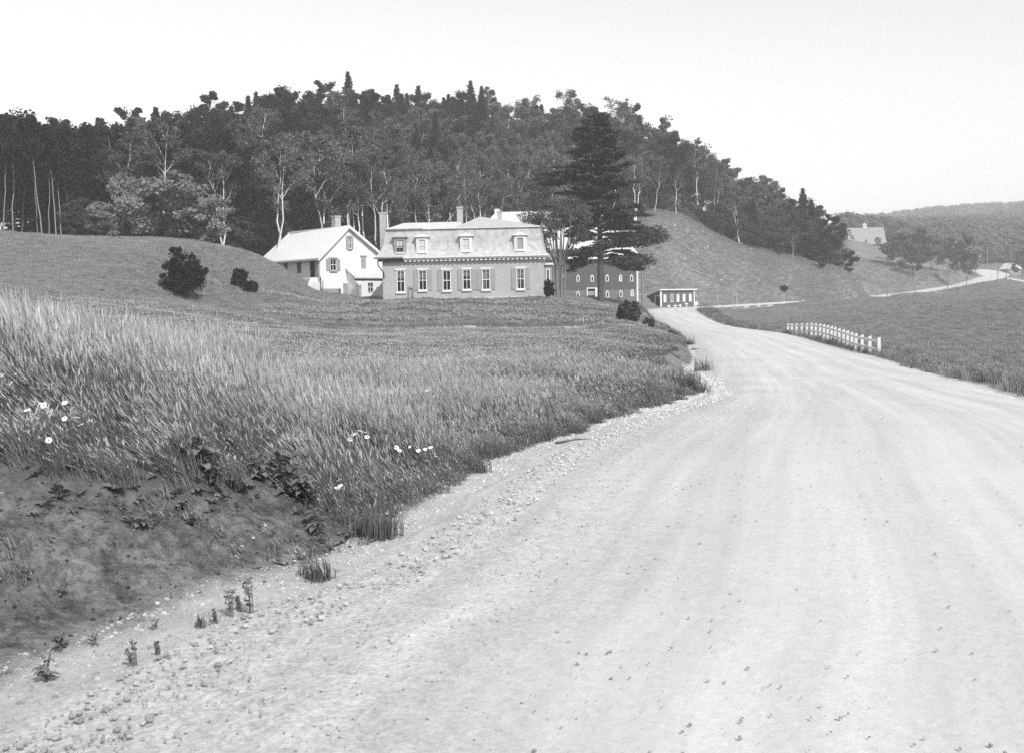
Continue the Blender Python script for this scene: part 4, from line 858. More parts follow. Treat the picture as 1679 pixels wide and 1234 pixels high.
st_p, st_r, st_s, st_i = [], [], [], []; kinds_l = ['dark', 'grey', 'mid', 'birch', 'spruce']; offs = {}; allv = []
def joined(v):
    a, b = v; n = len(a.vertices); va = np.empty(n*3, np.float32); a.vertices.foreach_get('co', va); vb = np.empty(len(b.vertices)*3, np.float32); b.vertices.foreach_get('co', vb)
    fa4 = np.array([list(p.vertices) for p in a.polygons if len(p.vertices) == 4]); fb4 = np.arange(len(vb)//3).reshape(-1, 4)
    return arr_mesh('woodland_tree', np.vstack([va.reshape(-1, 3), vb.reshape(-1, 3)]), np.vstack([fa4, fb4+n]), [a.materials[0], b.materials[0]], np.r_[np.zeros(len(fa4)), np.ones(len(fb4))])
for k in kinds_l:
    offs[k] = len(allv); allv += [joined(v) for v in KIND[k][:3]]
for i, (key, kind, x, d, z, sc, px) in enumerate(rows):
    if i < KEEP:
        zn = next(n for lim, n in ZN if px < lim); nm = LBL[kind]+' '+BD[key[0]]+zn
        plant(kind, i, x, d, sc, nm, GRP[kind]+' of the wooded hill', z)
    else:
        st_p.append((x, d, z)); st_r.append((0, 0, rg.uniform(0, 6.28))); st_s.append((sc, sc, sc)); st_i.append(offs[kind]+int(rg.integers(0, 3)))
print('trees', len(rows), 'stand', len(st_p))
if st_p: tag(inst_obj('woodland', st_p, st_r, st_s, st_i, allv), 'dense interior of the wooded hill behind the houses', 'woodland', kind='stuff')
# undergrowth along the forest edge, one stand
up_, ur_, us_2, ui_ = [], [], [], []
ubv = [joined(v) for v in KIND['bush']]+[joined(v) for v in KIND['mid'][:2]]
for k in range(420):
    px = rg.uniform(125, 1375); f = float(forest_front(px)); d = f+abs(rg.normal())*(9 if px > 500 else 5)+.5; x = (px-839.5)/1720*d
    s = rg.uniform(.25, .6)*(1 if px > 600 else .8); up_.append((x, d, 0)); ur_.append((0, 0, rg.uniform(0, 6.28))); us_2.append((s*1.2, s*1.2, s)); ui_.append(int(rg.choice([3, 4, 3, 4, 5, 2] if px > 560 else [3, 4, 4, 3, 5, 6])))
up_ = np.array(up_); up_[:, 2] = ground(up_[:, 0], up_[:, 1])
tag(inst_obj('undergrowth', up_, ur_, us_2, ui_, ubv), 'low bushes and saplings filling the forest edge', 'undergrowth', kind='stuff')
# far woods on the right hand hills
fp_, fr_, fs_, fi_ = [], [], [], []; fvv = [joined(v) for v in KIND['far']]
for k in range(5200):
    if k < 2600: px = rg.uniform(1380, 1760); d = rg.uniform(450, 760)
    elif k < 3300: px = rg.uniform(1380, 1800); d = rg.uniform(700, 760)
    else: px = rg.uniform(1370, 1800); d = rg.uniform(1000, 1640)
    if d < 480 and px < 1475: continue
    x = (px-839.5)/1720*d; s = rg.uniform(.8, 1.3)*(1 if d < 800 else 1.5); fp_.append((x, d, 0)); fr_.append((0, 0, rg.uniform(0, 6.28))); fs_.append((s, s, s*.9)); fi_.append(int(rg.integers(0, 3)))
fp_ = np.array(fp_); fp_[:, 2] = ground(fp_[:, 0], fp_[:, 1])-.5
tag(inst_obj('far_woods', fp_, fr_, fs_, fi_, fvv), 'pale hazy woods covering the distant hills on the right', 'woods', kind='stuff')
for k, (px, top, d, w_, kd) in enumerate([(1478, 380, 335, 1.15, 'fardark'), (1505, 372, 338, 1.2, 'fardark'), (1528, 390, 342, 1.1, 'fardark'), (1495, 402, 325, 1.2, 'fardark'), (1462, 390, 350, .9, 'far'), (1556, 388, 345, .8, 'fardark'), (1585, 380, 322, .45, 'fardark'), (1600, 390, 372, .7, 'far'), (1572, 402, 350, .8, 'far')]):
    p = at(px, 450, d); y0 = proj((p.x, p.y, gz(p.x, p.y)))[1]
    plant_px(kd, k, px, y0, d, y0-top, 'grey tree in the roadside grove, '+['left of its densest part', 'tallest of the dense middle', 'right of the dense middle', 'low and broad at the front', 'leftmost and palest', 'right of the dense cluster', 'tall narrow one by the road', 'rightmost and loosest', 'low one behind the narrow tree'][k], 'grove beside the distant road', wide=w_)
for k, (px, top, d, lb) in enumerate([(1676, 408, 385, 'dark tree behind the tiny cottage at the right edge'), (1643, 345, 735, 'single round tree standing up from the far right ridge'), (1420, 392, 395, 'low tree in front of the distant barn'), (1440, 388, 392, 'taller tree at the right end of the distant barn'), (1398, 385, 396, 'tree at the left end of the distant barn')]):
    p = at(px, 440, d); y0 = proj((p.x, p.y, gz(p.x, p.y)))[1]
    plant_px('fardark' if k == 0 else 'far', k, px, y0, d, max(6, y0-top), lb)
# --- the big white pine
def big_pine():
    B = at(985, 495.5, 118); B.z = gz(B.x, B.y)-.1; s = 118/FOC; rg = np.random.default_rng(77)
    t = thing('pine_tree', 'tall dark white pine with layered ragged branches in front of the barn', 'tree', B)
    mb = MB(); top = at(982, 190, 118).z-B.z
    mb.tube([(0, 0, -.6), (0.02, 0, .3), (.02, 0, 3), (0, 0, 6), (-.05, 0, 10), (-.1, 0, 15), (-.2, 0, top)], [.55, .40, .36, .31, .25, .17, .03], 12)
    ys = [181, 188, 200, 215, 232, 250, 265, 280, 292, 310, 328, 345, 361, 376, 390, 405, 418, 430, 440]
    Lx = [2, 5, 18, 27, 42, 50, 42, 58, 84, 70, 62, 66, 74, 62, 36, 32, 84, 56, 26]
    Rx = [2, 6, 18, 28, 38, 38, 50, 38, 42, 54, 70, 78, 98, 80, 78, 90, 58, 66, 62]
    C = []; Dn = []; bl_ = MB(); y = 198.0; k = 0
    while y < 437:
        u = (y-184)/253; low = y > 372
        nb = int(rg.integers(4, 7)) if not low else 4; a0 = rg.uniform(0, 6.28)
        for j in range(nb):
            az = a0+j*2*math.pi/nb+rg.uniform(-.25, .25)
            if low: az = [0.0, math.pi, .6, -2.6][j]+rg.uniform(-.3, .3)
            c = math.cos(az); prof = np.interp(y, ys, Rx if c > 0 else Lx)*(1.25 if 215 < y < 360 else 1); w_ = max(prof*abs(c), prof*.55)
            ln = prof*s*rg.uniform(.4, 1.12); ln = max(ln, .4)
            if low and rg.random() < (.22 if not 380 < y < 412 else .6): continue
            z = (495.5-y+rg.normal()*(5.5 if not low else 2))*s
            if rg.random() < .16: continue
            up = np.interp(u, [0, .25, .6, .85, 1], [1.1, .55, .18, .05, -.18])
            z0 = z-up*ln*.75 if up > 0 else z-up*ln*.4
            d0 = np.array([c, math.sin(az)*.9, 0]); LP = []
            for m_ in range(7):
                f = m_/6; LP.append(np.array([0, 0, z0])+d0*ln*f+np.array([0, 0, up*ln*f+.07*ln*math.sin(f*3.1)-.10*ln*f*f*(1 if low else .3)]))
            r0 = .03+.018*ln; bl_.tube(LP, [r0*(1-.14*m_) for m_ in range(7)], 5, False)
            side = np.array([-d0[1], d0[0], 0]); ns = int(3+ln*(4.6 if not low else 5))
            for q in range(ns):                    # sprays: flat tufts of needles along the outer branch
                f = rg.uniform(.30 if not low else .42, 1.03); ff = min(f, .999)*6; jj = int(ff); b = LP[jj]*(1-(ff-jj))+LP[jj+1]*(ff-jj)
                off = rg.uniform(-1, 1)*ln*.20*(1.15-abs(f-.7)); cpt = b+side*off+np.array([0, 0, rg.uniform(-.05, .16)])
                n = int(rg.uniform(30, 62)); sp_ = np.array([.46, .46, .085])*rg.uniform(.5, 1.35)
                C.append(cpt+rg.normal(size=(n, 3))*sp_*.62); Dn.append(np.tile(d0*.7+side*np.sign(off)*.6+np.array([0, 0, .35]), (n, 1)))
        y += np.interp(u, [0, .3, .6, 1], [5.5, 7.5, 9.0, 11.0])*rg.uniform(.85, 1.15); k += 1
    # heavy dark boughs low on the right and left
    for cx_, cy__, wx, wy, n in [(1040, 393, 36, 8, 5200), (1065, 385, 20, 9, 2300), (1036, 429, 25, 7, 4200), (1018, 424, 14, 2.5, 800), (925, 416, 26, 3.5, 1700), (962, 415, 20, 5, 2000), (990, 403, 14, 6, 1200), (930, 366, 24, 4, 1500), (1010, 372, 22, 4, 1500), (1020, 403, 14, 1.6, 400)]:
        cpt = np.array(at(cx_, cy__, 118)-B); C.append(cpt+rg.normal(size=(n, 3))*np.array([wx*s*.52, 1.0, wy*s*.52])); Dn.append(np.tile([.6 if cx_ > 985 else -.6, -.3, .25], (n, 1)))
        st0 = np.array([0, 0, cpt[2]+.1]); bl_.tube([st0, st0*.5+cpt*.5+np.array([0, 0, .25]), cpt], [.12, .08, .04], 6, False)
    C = np.vstack(C); Dn = np.vstack(Dn); V, F = leaf_cards(C, .155, rg, .2, 1.5, Dn)
    tk = obj('trunk', mb, M['bark'], t, True); obj('branches', bl_, M['bark'], t, True); obj('crown', arr_mesh('crown', V, F, M['pine']), parent=t)
big_pine()
# --- vase shaped many stemmed maple beside the house
M['maplebark'] = mat('maple_bark', .17, .95, .45, 4, bump=.03, bscale=12, stretch=(3, 3, .6))
def vase_maple():
    B = at(917, 489.5, 110); B.z = gz(B.x, B.y)-.1; s = 110/FOC; rg = np.random.default_rng(5)
    t = thing('maple_tree', 'many stemmed vase shaped maple with pale trunks beside the brick house', 'tree', B)
    mb = MB(); cl = []
    for px0, pw in ((909, .16), (914, .17), (921, .17), (925, .14)):
        x0 = (px0-917)*s; fx = (px0-917)*s*1.4; mb.tube([(x0*.8, 0, -.5), (x0, 0, .4), ((x0+fx)/2, .05, 2.6), (fx, 0, 4.5)], [pw*1.3, pw, pw*.85, pw*.8], 8)
    for k in range(15):
        f = k/14; tx = (872+f*(956-872)-917)*s; bx = (908+f*18-917)*s; dy = rg.uniform(-1.3, 1.3); zt = (489.5-rg.uniform(332, 392))*s
        P = [np.array((bx, dy*.1, 3.6)), np.array((bx*.65+tx*.35, dy*.4, 5.0)), np.array((bx*.3+tx*.7, dy*.75, 6.8)), np.array((tx, dy, zt))]
        P[2] += rg.normal(size=3)*.12; mb.tube(P, [.10, .085, .06, .02], 6, False)
        for q in range(6):
            c = P[3]+rg.normal(size=3)*np.array([.75, .9, .5]); cl.append((c, .62*rg.uniform(.6, 1.3))); mb.tube([P[2]*.6+P[3]*.4, c], [.03, .01], 4, False)
        if rg.random() < .75: c = P[2]+rg.normal(size=3)*.35; cl.append((c, .3))
        if k in (0, 1, 2, 13, 14):
            for q in range(3): cl.append((P[1]*(1-q*.4)+P[2]*q*.4+rg.normal(size=3)*.2, .28))
    C = np.vstack([cluster(c, r, int(85*(r/.5)**1.5), rg, .7) for c, r in cl]); V, F = leaf_cards(C, .11, rg, .2)
    obj('trunk', mb, M['maplebark'], t, True); obj('crown', arr_mesh('crown', V, F, M['leaf']), parent=t)
vase_maple()
# broad grey crown over the barn roof behind the house
for k, (px, top, d, w_) in enumerate([(862, 296, 180, 1.25), (897, 312, 178, 1.0), (840, 318, 180, .9)]):
    p = at(px, 400, d); y0 = proj((p.x, p.y, gz(p.x, p.y)))[1]
    plant_px('grey', k, px, y0, d, y0-top, ['broad grey crown above the right end of the brick house roof', 'smaller grey crown between house roof and big pine', 'slim grey crown just right of the roof chimney'][k], wide=w_)
# --- bushes
def bush(px, pyb, d, wpx, hpx, label, leafm, seed, ls=.10, n=5200, name='bush'):
    n = int(n*1.5); ls *= 1.25
    B = at(px, pyb, d); B.z = gz(B.x, B.y); s = d/FOC; rg = np.random.default_rng(seed); R_ = wpx*s/2; Hh = hpx*s
    t = thing(name, label, 'bush', B, rg.uniform(0, 6)); mb = MB(); cl = [(np.array([0, 0, Hh*.35]), R_*.5), (np.array([0, 0, Hh*.6]), R_*.42)]*3
    for k in range(34):
        az = rg.uniform(0, 6.28); rr_ = R_*math.sqrt(rg.uniform(0, 1))*.85; zt = Hh*(1-.5*(rr_/R_)**2)*rg.uniform(.4, .95)
        e = np.array([math.cos(az)*rr_, math.sin(az)*rr_, zt]); mb.tube([(rg.normal()*.1, rg.normal()*.1, -.2), tuple(e*np.array([.45, .45, .5])), tuple(e)], [.035, .022, .006], 4, False)
        cl += [(e, R_*.26), (e*np.array([.85, .85, .55]), R_*.26)]
        for q in range(2): cl.append((e*rg.uniform(.9, 1.15)+rg.normal(size=3)*R_*.12, R_*.12))
    C = np.vstack([cluster(c, r, int(n/len(cl)*rg.uniform(.5, 1.5)), rg, .8) for c, r in cl]); C[:, 2] = np.maximum(C[:, 2], .03); V, F = leaf_cards(C, ls, rg, .1)
    obj('stems', mb, M['bark'], t); obj('crown', arr_mesh('crown', V, F, M[leafm]), parent=t); return t
bush(300, 486, 83, 78, 80, 'large dark rounded bush growing on the left meadow slope', 'leafdark', 1, .085, 9000)
bush(393, 468, 92, 26, 32, 'small dark leaning bush right of the large one on the slope', 'leafdark', 2, .08, 3500); bush(411, 474, 91, 26, 20, 'lowest dark bush at the right end of the slope pair', 'leafdark', 3, .08, 3000)
bush(1033, 531, 79, 42, 38, 'round leafy bush at the corner of the lawn beside the road', 'leaf', 4, .075, 8000)
bush(900, 489, 97, 18, 32, 'narrow dark shrub against the right corner of the brick house', 'leafdark', 5, .08, 3500)
bush(1286, 463, 192, 12, 9, 'single small dark bush on the open pasture slope', 'leafdark', 6, .14, 900)
bush(1100, 536, 74, 20, 10, 'low weedy clump on the bank behind the round bush', 'leaf', 7, .06, 1500)
bush(1062, 534, 77, 26, 18, 'low ragged bush just right of the round lawn bush', 'leaf', 8, .07, 2500)
# ------------------------------------------------------------------ grass, gravel and clods
def tuft(name, seed, n, rad, h0, h1, width, lean, mats, seedheads=0.0, curve=.35, nod=.1):
    rg = np.random.default_rng(seed); V = []; F4 = []; F3 = []; mi4 = []; mi3 = []
    a = rg.uniform(0, 6.28, n); r = rad*np.sqrt(rg.uniform(0, 1, n)); bx, by = r*np.cos(a), r*np.sin(a)
    for i in range(n):
        h = rg.uniform(h0, h1)*(1 if rg.random() < .8 else .6); w_ = width*rg.uniform(.6, 1.2); az = rg.uniform(0, 6.28); lx = -lean*rg.uniform(.4, 1.5)*h+rg.normal()*.10*h; ly = rg.normal()*.12*h
        c, s = math.cos(az)*w_, math.sin(az)*w_; b = len(V)
        V += [(bx[i]-c, by[i]-s, -.05), (bx[i]+c, by[i]+s, -.05), (bx[i]+lx*.22+c*.8, by[i]+ly*.22+s*.8, h*.5), (bx[i]+lx*.22-c*.8, by[i]+ly*.22-s*.8, h*.5),
              (bx[i]+lx*.6+c*.45, by[i]+ly*.6+s*.45, h*.8), (bx[i]+lx*.6-c*.45, by[i]+ly*.6-s*.45, h*.8), (bx[i]+lx*(1+nod), by[i]+ly, h*.97)]
        F4 += [(b, b+1, b+2, b+3), (b+3, b+2, b+4, b+5)]; F3.append((b+5, b+4, b+6)); mi4 += [0, 0]; mi3.append(0)
        if rg.random() < seedheads:
            k = len(V); tx, ty, tz = V[b+6]; q = h*.16; W = w_*1.9; ux, uy = lx*.30, ly*.3
            V += [(tx-ux*.4, ty-uy*.4, tz-q*.7), (tx+W, ty, tz-q*.1), (tx+ux*.35, ty+uy*.35, tz+q*.5), (tx-W, ty, tz-q*.1)]; F4.append((k, k+1, k+2, k+3)); mi4.append(1)
            k = len(V); V += [(tx-ux*.4, ty-uy*.4, tz-q*.7), (tx, ty+W, tz-q*.1), (tx+ux*.35, ty+uy*.35, tz+q*.5), (tx, ty-W, tz-q*.1)]; F4.append((k, k+1, k+2, k+3)); mi4.append(1)
    return arr_mesh(name, V, [np.array(F4), np.array(F3)], mats, mi4+mi3)
def scatter(n, xr, yr, rg, keep):
    x = rg.uniform(*xr, n); y = rg.uniform(*yr, n); k = keep(x, y); return x[k], y[k]
def in_view(x, y, mg=.09): return np.abs(x/np.maximum(y, .1)) < .49+mg+.8/np.maximum(y, .1)
def off_road(x, y, side=None, gap=.1, gap2=.9):
    d, rz, hw = path_query(main_c, x, y); wob = (fbm(x*.8, y*.8, 2, 61)+.25)*1.1*np.clip(y/25, .6, 1.2)
    ok = d > hw+gap+np.maximum(wob, 0)
    d2, _, h2 = path_query(branch_c, x, y); return ok & (d2 > h2+.3)
def left_of(x, y):
    L = np.interp(y, [r[0] for r in RD], [(r[1]+r[2])/2 for r in RD]); return x < L
def field(name, label, x, y, rg, variants, s0, s1, var_noise=(.35, .5), tilt=.12, squash=None, mask_s=None):
    z = ground(x, y); n = len(x); nz_ = fbm(x*var_noise[0], y*var_noise[0], 3, 71)+.5
    s = rg.uniform(s0, s1, n)*(1-var_noise[1]+2*var_noise[1]*nz_)
    if mask_s is not None: s = s*mask_s(x, y)
    rot = np.stack([rg.normal(size=n)*tilt, rg.normal(size=n)*tilt, rg.normal(size=n)*.55], 1)
    sc = np.stack([np.ones(n)*(.6+.4*s), np.ones(n)*(.6+.4*s), s], 1)
    keep = s > .12
    o = inst_obj(name, np.stack([x, y, z-.01], 1)[keep], rot[keep], sc[keep], rg.integers(0, len(variants), n)[keep], variants)
    tag(o, label, None, kind='stuff'); print(name, int(keep.sum())); return o
def fringe(x, y):
    q = 1.0
    d, rz, hw = path_query(main_c, x, y); a = sst(-.1, 1.2, d-hw); gx = np.array([-9, -3.3, -2.65, -2.2, -1.9, -1.45, -1.05, -.6, 0.2, 1.6]); gy = np.array([6.9, 6.45, 6.5, 6.75, 7.8, 7.4, 7.7, 8.9, 11.2, 15])
    b = sst(-.1, 1.3, y-np.interp(x, gx, gy)); nn = vnoise(x*2.3, y*2.3, 44); return np.clip(.22+.78*np.minimum(a, b)+.5*(nn-.5), .14, 1.08)
rg = np.random.default_rng(21)
MT = [M['tall'], M['seed']]
tallv = [tuft('tall_tuft', 800+i, 28, .11, .42, .76, .0032, .45, MT, .6) for i in range(6)]+[tuft('tall_tuft', 820+i, 34, .13, .2, .42, .0045, .3, [M['weed'], M['seed']], 0) for i in range(2)]
midv = [tuft('mid_tuft', 830+i, 28, .17, .36, .66, .0058, .42, MT, .45) for i in range(6)]+[tuft('mid_tuft', 850+i, 30, .2, .25, .5, .008, .3, [M['weed'], M['seed']], 0) for i in range(1)]
farv = [tuft('far_tuft', 840+i, 38, .32, .18, .36, .009, .3, [M['midgrass'], M['seed']], .2) for i in range(5)]
farlv = [tuft('meadow_tuft', 845+i, 38, .32, .16, .34, .009, .3, [M['short'], M['seed']], .2) for i in range(4)]
lowv = [tuft('low_tuft', 860+i, 26, .34, .08, .22, .014, .2, [M['midgrass'], M['hay']], .1) for i in range(4)]
hayv = [tuft('hay_tuft', 870+i, 26, .45, .04, .09, .018, 1.3, [M['hay'], M['hay']], 0) for i in range(3)]
# knoll in the foreground
def k1(x, y): return (dirt_mask(x, y) < .5) & in_view(x, y, .16) & off_road(x, y, gap=.05) & left_of(x, y)
x, y = scatter(20000, (-11, 3), (4.5, 17), rg, k1)
field('tall_grass', 'tall seeding hay grass leaning in the wind on the near left bank', x, y, rg, tallv, .66, 1.0, (.6, .36), .15, mask_s=lambda x, y: fringe(x, y)*(.92+.38*sst(-2.4, -4.6, x)))
# patchy thin growth on the bare bank
x, y = scatter(26000, (-7, 2), (3.2, 13), rg, lambda x, y: (dirt_mask(x, y) > .3) & (fbm(x*1.3, y*1.3, 3, 77) > -.03) & off_road(x, y, gap=.3) & left_of(x, y) & in_view(x, y, .2))
weedv = [tuft('weed_tuft', 880+i, 20, .08, .025, .11, .0055, .35, [M['weed'], M['weed']], 0, nod=.5) for i in range(4)]+[tuft('dead_grass', 885+i, 14, .08, .01, .04, .0045, 1.6, [M['hay'], M['hay']], 0, nod=.6) for i in range(3)]
field('bank_weeds', 'thin low weeds sprouting on the bare dirt bank', x, y, rg, weedv, .35, .8, (.8, .6), .35)
x, y = scatter(21000, (-19, 8), (16, 29), rg, lambda x, y: in_view(x, y) & off_road(x, y, gap=0) & left_of(x, y))
field('hay_meadow', 'tall pale hay grass filling the field beyond the knoll', x, y, rg, midv, .5, .85, (.22, .5), .13, mask_s=lambda x, y: fringe(x, y)*(.5+.4*sst(-4, 1.5, x)))
x, y = scatter(52000, (-42, 15), (27, 72), rg, lambda x, y: in_view(x, y) & off_road(x, y, gap=np.interp(y, [20, 34, 42, 62, 76], [0, .2, .9, 1.0, .2])) & left_of(x, y) & (y < 69+fbm(x*.2, y*0, 2, 3)*5+np.clip(x-4, 0, 9)*1.2))
field('middle_meadow', 'even meadow grass between the tall hay and the house lawn', x, y, rg, farv, .6, .95, (.10, .35), .08)
x, y = scatter(11000, (-48, 18), (69, 108), rg, lambda x, y: in_view(x, y) & off_road(x, y, gap=.3) & left_of(x, y) & ~((x > -26) & (x < 5) & (y > 98)))
field('lawn_grass', 'short mown grass on the rise before the houses', x, y, rg, lowv, .5, 1.2, (.2, .5), .12)
x, y = scatter(60000, (-46, 13), (70, 96), rg, lambda x, y: in_view(x, y) & off_road(x, y, gap=.5) & left_of(x, y) & (x/y > -.24) & (np.sin(y*.92+x*.03+fbm(x*.06, y*.06, 2, 4)*4) > .80+.5*(vnoise(x*.25, y*.5, 91)-.5)))
field('mown_hay', 'pale mown hay lying in windrows before the houses', x, y, rg, hayv, .7, 1.5, (.4, .5), .2)
smoothv = [tuft('slope_tuft', 910+i, 40, .42, .10, .24, .010, .25, [M['short'], M['seed']], .12) for i in range(4)]
x, y = scatter(46000, (-66, -14), (58, 112), rg, lambda x, y: in_view(x, y, .06) & (y < 62+(x+66)*1.25+40))
field('hillside_grass', 'smooth meadow grass on the left hillside below the wood', x, y, rg, smoothv, .5, .8, (.06, .25), .05)
def rightk(x, y): return in_view(x, y) & off_road(x, y, gap=.1) & ~left_of(x, y)
def edge_taller(x, y):
    d, rz, hw = path_query(main_c, x, y); return (1+.55*(1-sst(0, 2.2, d-hw-.3)))*(1-.55*sst(105, 150, y))
x, y = scatter(60000, (9, 95), (20, 172), rg, rightk)
x, y = (lambda k: (x[k], y[k]))((y < 125) | (rg.random(len(x)) < .5))
field('right_meadow', 'rough meadow grass filling the low field right of the road', x, y, rg, farlv+smoothv, .55, .95, (.07, .35), .07, mask_s=edge_taller)
def pas(x, y):
    px = 839.5+1720*x/y; return in_view(x, y, .02) & off_road(x, y, gap=.4) & (px > 1050) & ((y < forest_front(px)+2) | (px > 1385))
x, y = scatter(60000, (14, 112), (172, 235), rg, pas)
field('pasture_grass', 'grazed grass on the open pasture slope', x, y, rg, [tuft('tussock', 890+i, 34, .6, .08, .2, .022, .2, [M['short'], M['hay']], .10) for i in range(4)], .5, .95, (.1, .35), .06)
x, y = scatter(16000, (50, 175), (225, 345), rg, pas)
field('valley_grass', 'long grass on the valley floor beside the distant road', x, y, rg, [tuft('valley_tuft', 895+i, 30, .9, .2, .5, .04, .2, [M['short'], M['hay']], .05) for i in range(3)], .5, 1.1, (.06, .5), .06)
# darker coarse growth at the grass base beside the road on both sides
x, y = scatter(15000, (-4, 30), (9, 155), rg, lambda x, y: in_view(x, y) & (lambda q: (q[0] > q[2]+.25) & (q[0] < q[2]+1.5+y*.008))(path_query(main_c, x, y)) & ~(left_of(x, y) & (y > 36) & (y < 78)))
field('verge_growth', 'dark coarse weeds and grass along both road edges', x, y, rg, [tuft('verge_tuft', 900+i, 30, .16, .25, .6, .009, .3, [M['weed'], M['seed']], .1) for i in range(4)], .5, 1.15, (.5, .6), .15)
# leafy rosettes along the fringe of the grass and over the bank
def rosette(seed, size, mt):
    rg_ = np.random.default_rng(seed); V = []; F = []
    for k in range(13):
        az = k*2.4+rg_.uniform(-.4, .4); L_ = size*rg_.uniform(.5, 1.1); w_ = L_*.24; c, s_ = math.cos(az), math.sin(az); el = rg_.uniform(.15, 1.1); b = len(V)
        for f, ww, dz in ((.05, .2, 0), (.4, 1, el*.45), (.75, .8, el*.62), (1, .08, el*.5)):
            x0, y0, zz = c*L_*f, s_*L_*f, dz*L_; V += [(x0-s_*w_*ww, y0+c*w_*ww, zz), (x0+s_*w_*ww, y0-c*w_*ww, zz+.01)]
        F += [(b+2*i, b+2*i+1, b+2*i+3, b+2*i+2) for i in range(3)]
    return arr_mesh('rosette', V, np.array(F), mt)
rv = [rosette(930+i, .04+.013*i, M['weed']) for i in range(5)]
def rk_keep(x, y):
    gx = np.array([-9, -3.3, -2.65, -2.2, -1.9, -1.45, -1.05, -.6, 0.2, 1.6]); gy = np.array([6.9, 6.45, 6.5, 6.75, 7.8, 7.4, 7.7, 8.9, 11.2, 15]); e = y-np.interp(x, gx, gy)
    p = np.exp(-(e/.35)**2)*1.0+.05*(e < 0)*(vnoise(x*2, y*2, 55) > .5); return (rg.random(len(x)) < p) & off_road(x, y, gap=.15) & left_of(x, y) & in_view(x, y, .2)
x, y = scatter(13000, (-8, 2.5), (3.2, 16), rg, rk_keep)
field('leafy_weeds', 'low leafy weeds crowding the lower fringe of the tall grass', x, y, rg, rv, .45, 1.1, (1.5, .5), .35)
# loose stones
def stone_mesh(name, seed, mt, sub=2, rough=.22):
    import bmesh
    bm = bmesh.new(); bmesh.ops.create_icosphere(bm, subdivisions=sub, radius=1); rg_ = np.random.default_rng(seed); sc = rg_.uniform(.65, 1.1, 3); sc[2] *= .65; ph = rg_.uniform(0, 9, 3)
    for v in bm.verts:
        c = v.co; k = 1+rough*(math.sin(c.x*2.3+ph[0])*math.cos(c.y*2.9+ph[1])+.5*math.sin(c.z*5+c.x*4+ph[2])); v.co = Vector((c.x*sc[0]*k, c.y*sc[1]*k, c.z*sc[2]*k))
    me = bpy.data.meshes.new(name); bm.to_mesh(me); bm.free(); me.materials.append(mt)
    if sub > 1: me.polygons.foreach_set('use_smooth', [True]*len(me.polygons))
    return me
def stones(name, label, x, y, size, rg, mt, zoff=.05, n=4):
    z = ground(x, y); d, rz, hw = path_query(main_c, x, y); on = d < hw-.25
    z = np.where(on, rz+.05*(1-(d/hw)**2)+.02, z+np.where(d < hw+.3, .0, 0)); vs = [stone_mesh(name+'_kind', 950+i+len(name), mt, 1 if n > 3 else 2) for i in range(4)]
    rot = rg.uniform(-.5, .5, (len(x), 3)); rot[:, 2] *= 6
    tag(inst_obj(name, np.stack([x, y, z+size*zoff], 1), rot, np.stack([size]*3, 1), rg.integers(0, 4, len(x)), vs), label, None, kind='stuff')
def pebk(x, y):
    d, rz, hw = path_query(main_c, x, y); e = hw-d; lf = left_of(x, y)
    p = np.where(lf, np.exp(-np.maximum(e, 0)/.9)*.95+.03, .008)+.04*(fbm(x*1.2, y*.35, 2, 81) > .12)
    return (rg.random(len(x)) < p*(1-.85*sst(20, 48, y))) & (e > -.45) & in_view(x, y, .12)
y = 3.2+46*rng.random(300000)**1.7; x = rng.uniform(-4, 20, 300000); k = pebk(x, y); x, y = x[k], y[k]; s = .0026+.009*rg.random(len(x))**5+.00030*y
d, rz, hw = path_query(main_c, x, y); s = s*np.where((hw-d < .7) & left_of(x, y), 1.6, .85)
stones('gravel', 'loose pale gravel stones scattered over the road and its edge', x, y, s, rg, M['stone'])
x, y = scatter(24000, (-7, 3), (3.2, 12), rg, lambda x, y: (dirt_mask(x, y) > .3) & off_road(x, y, gap=.25) & left_of(x, y) & in_view(x, y, .2)); s = .003+.014*rg.random(len(x))**3
stones('earth_clods', 'dark clods of earth lying on the bare bank', x, y, s, rg, M['clod'])
x, y = scatter(16000, (-7, 3), (3.2, 12), rg, lambda x, y: (dirt_mask(x, y) > .3) & off_road(x, y, gap=.1) & left_of(x, y) & in_view(x, y, .2)); s = .004+.014*rg.random(len(x))**4
stones('bank_pebbles', 'small grey pebbles strewn on the bare dirt bank', x, y, s, rg, M['rock'])
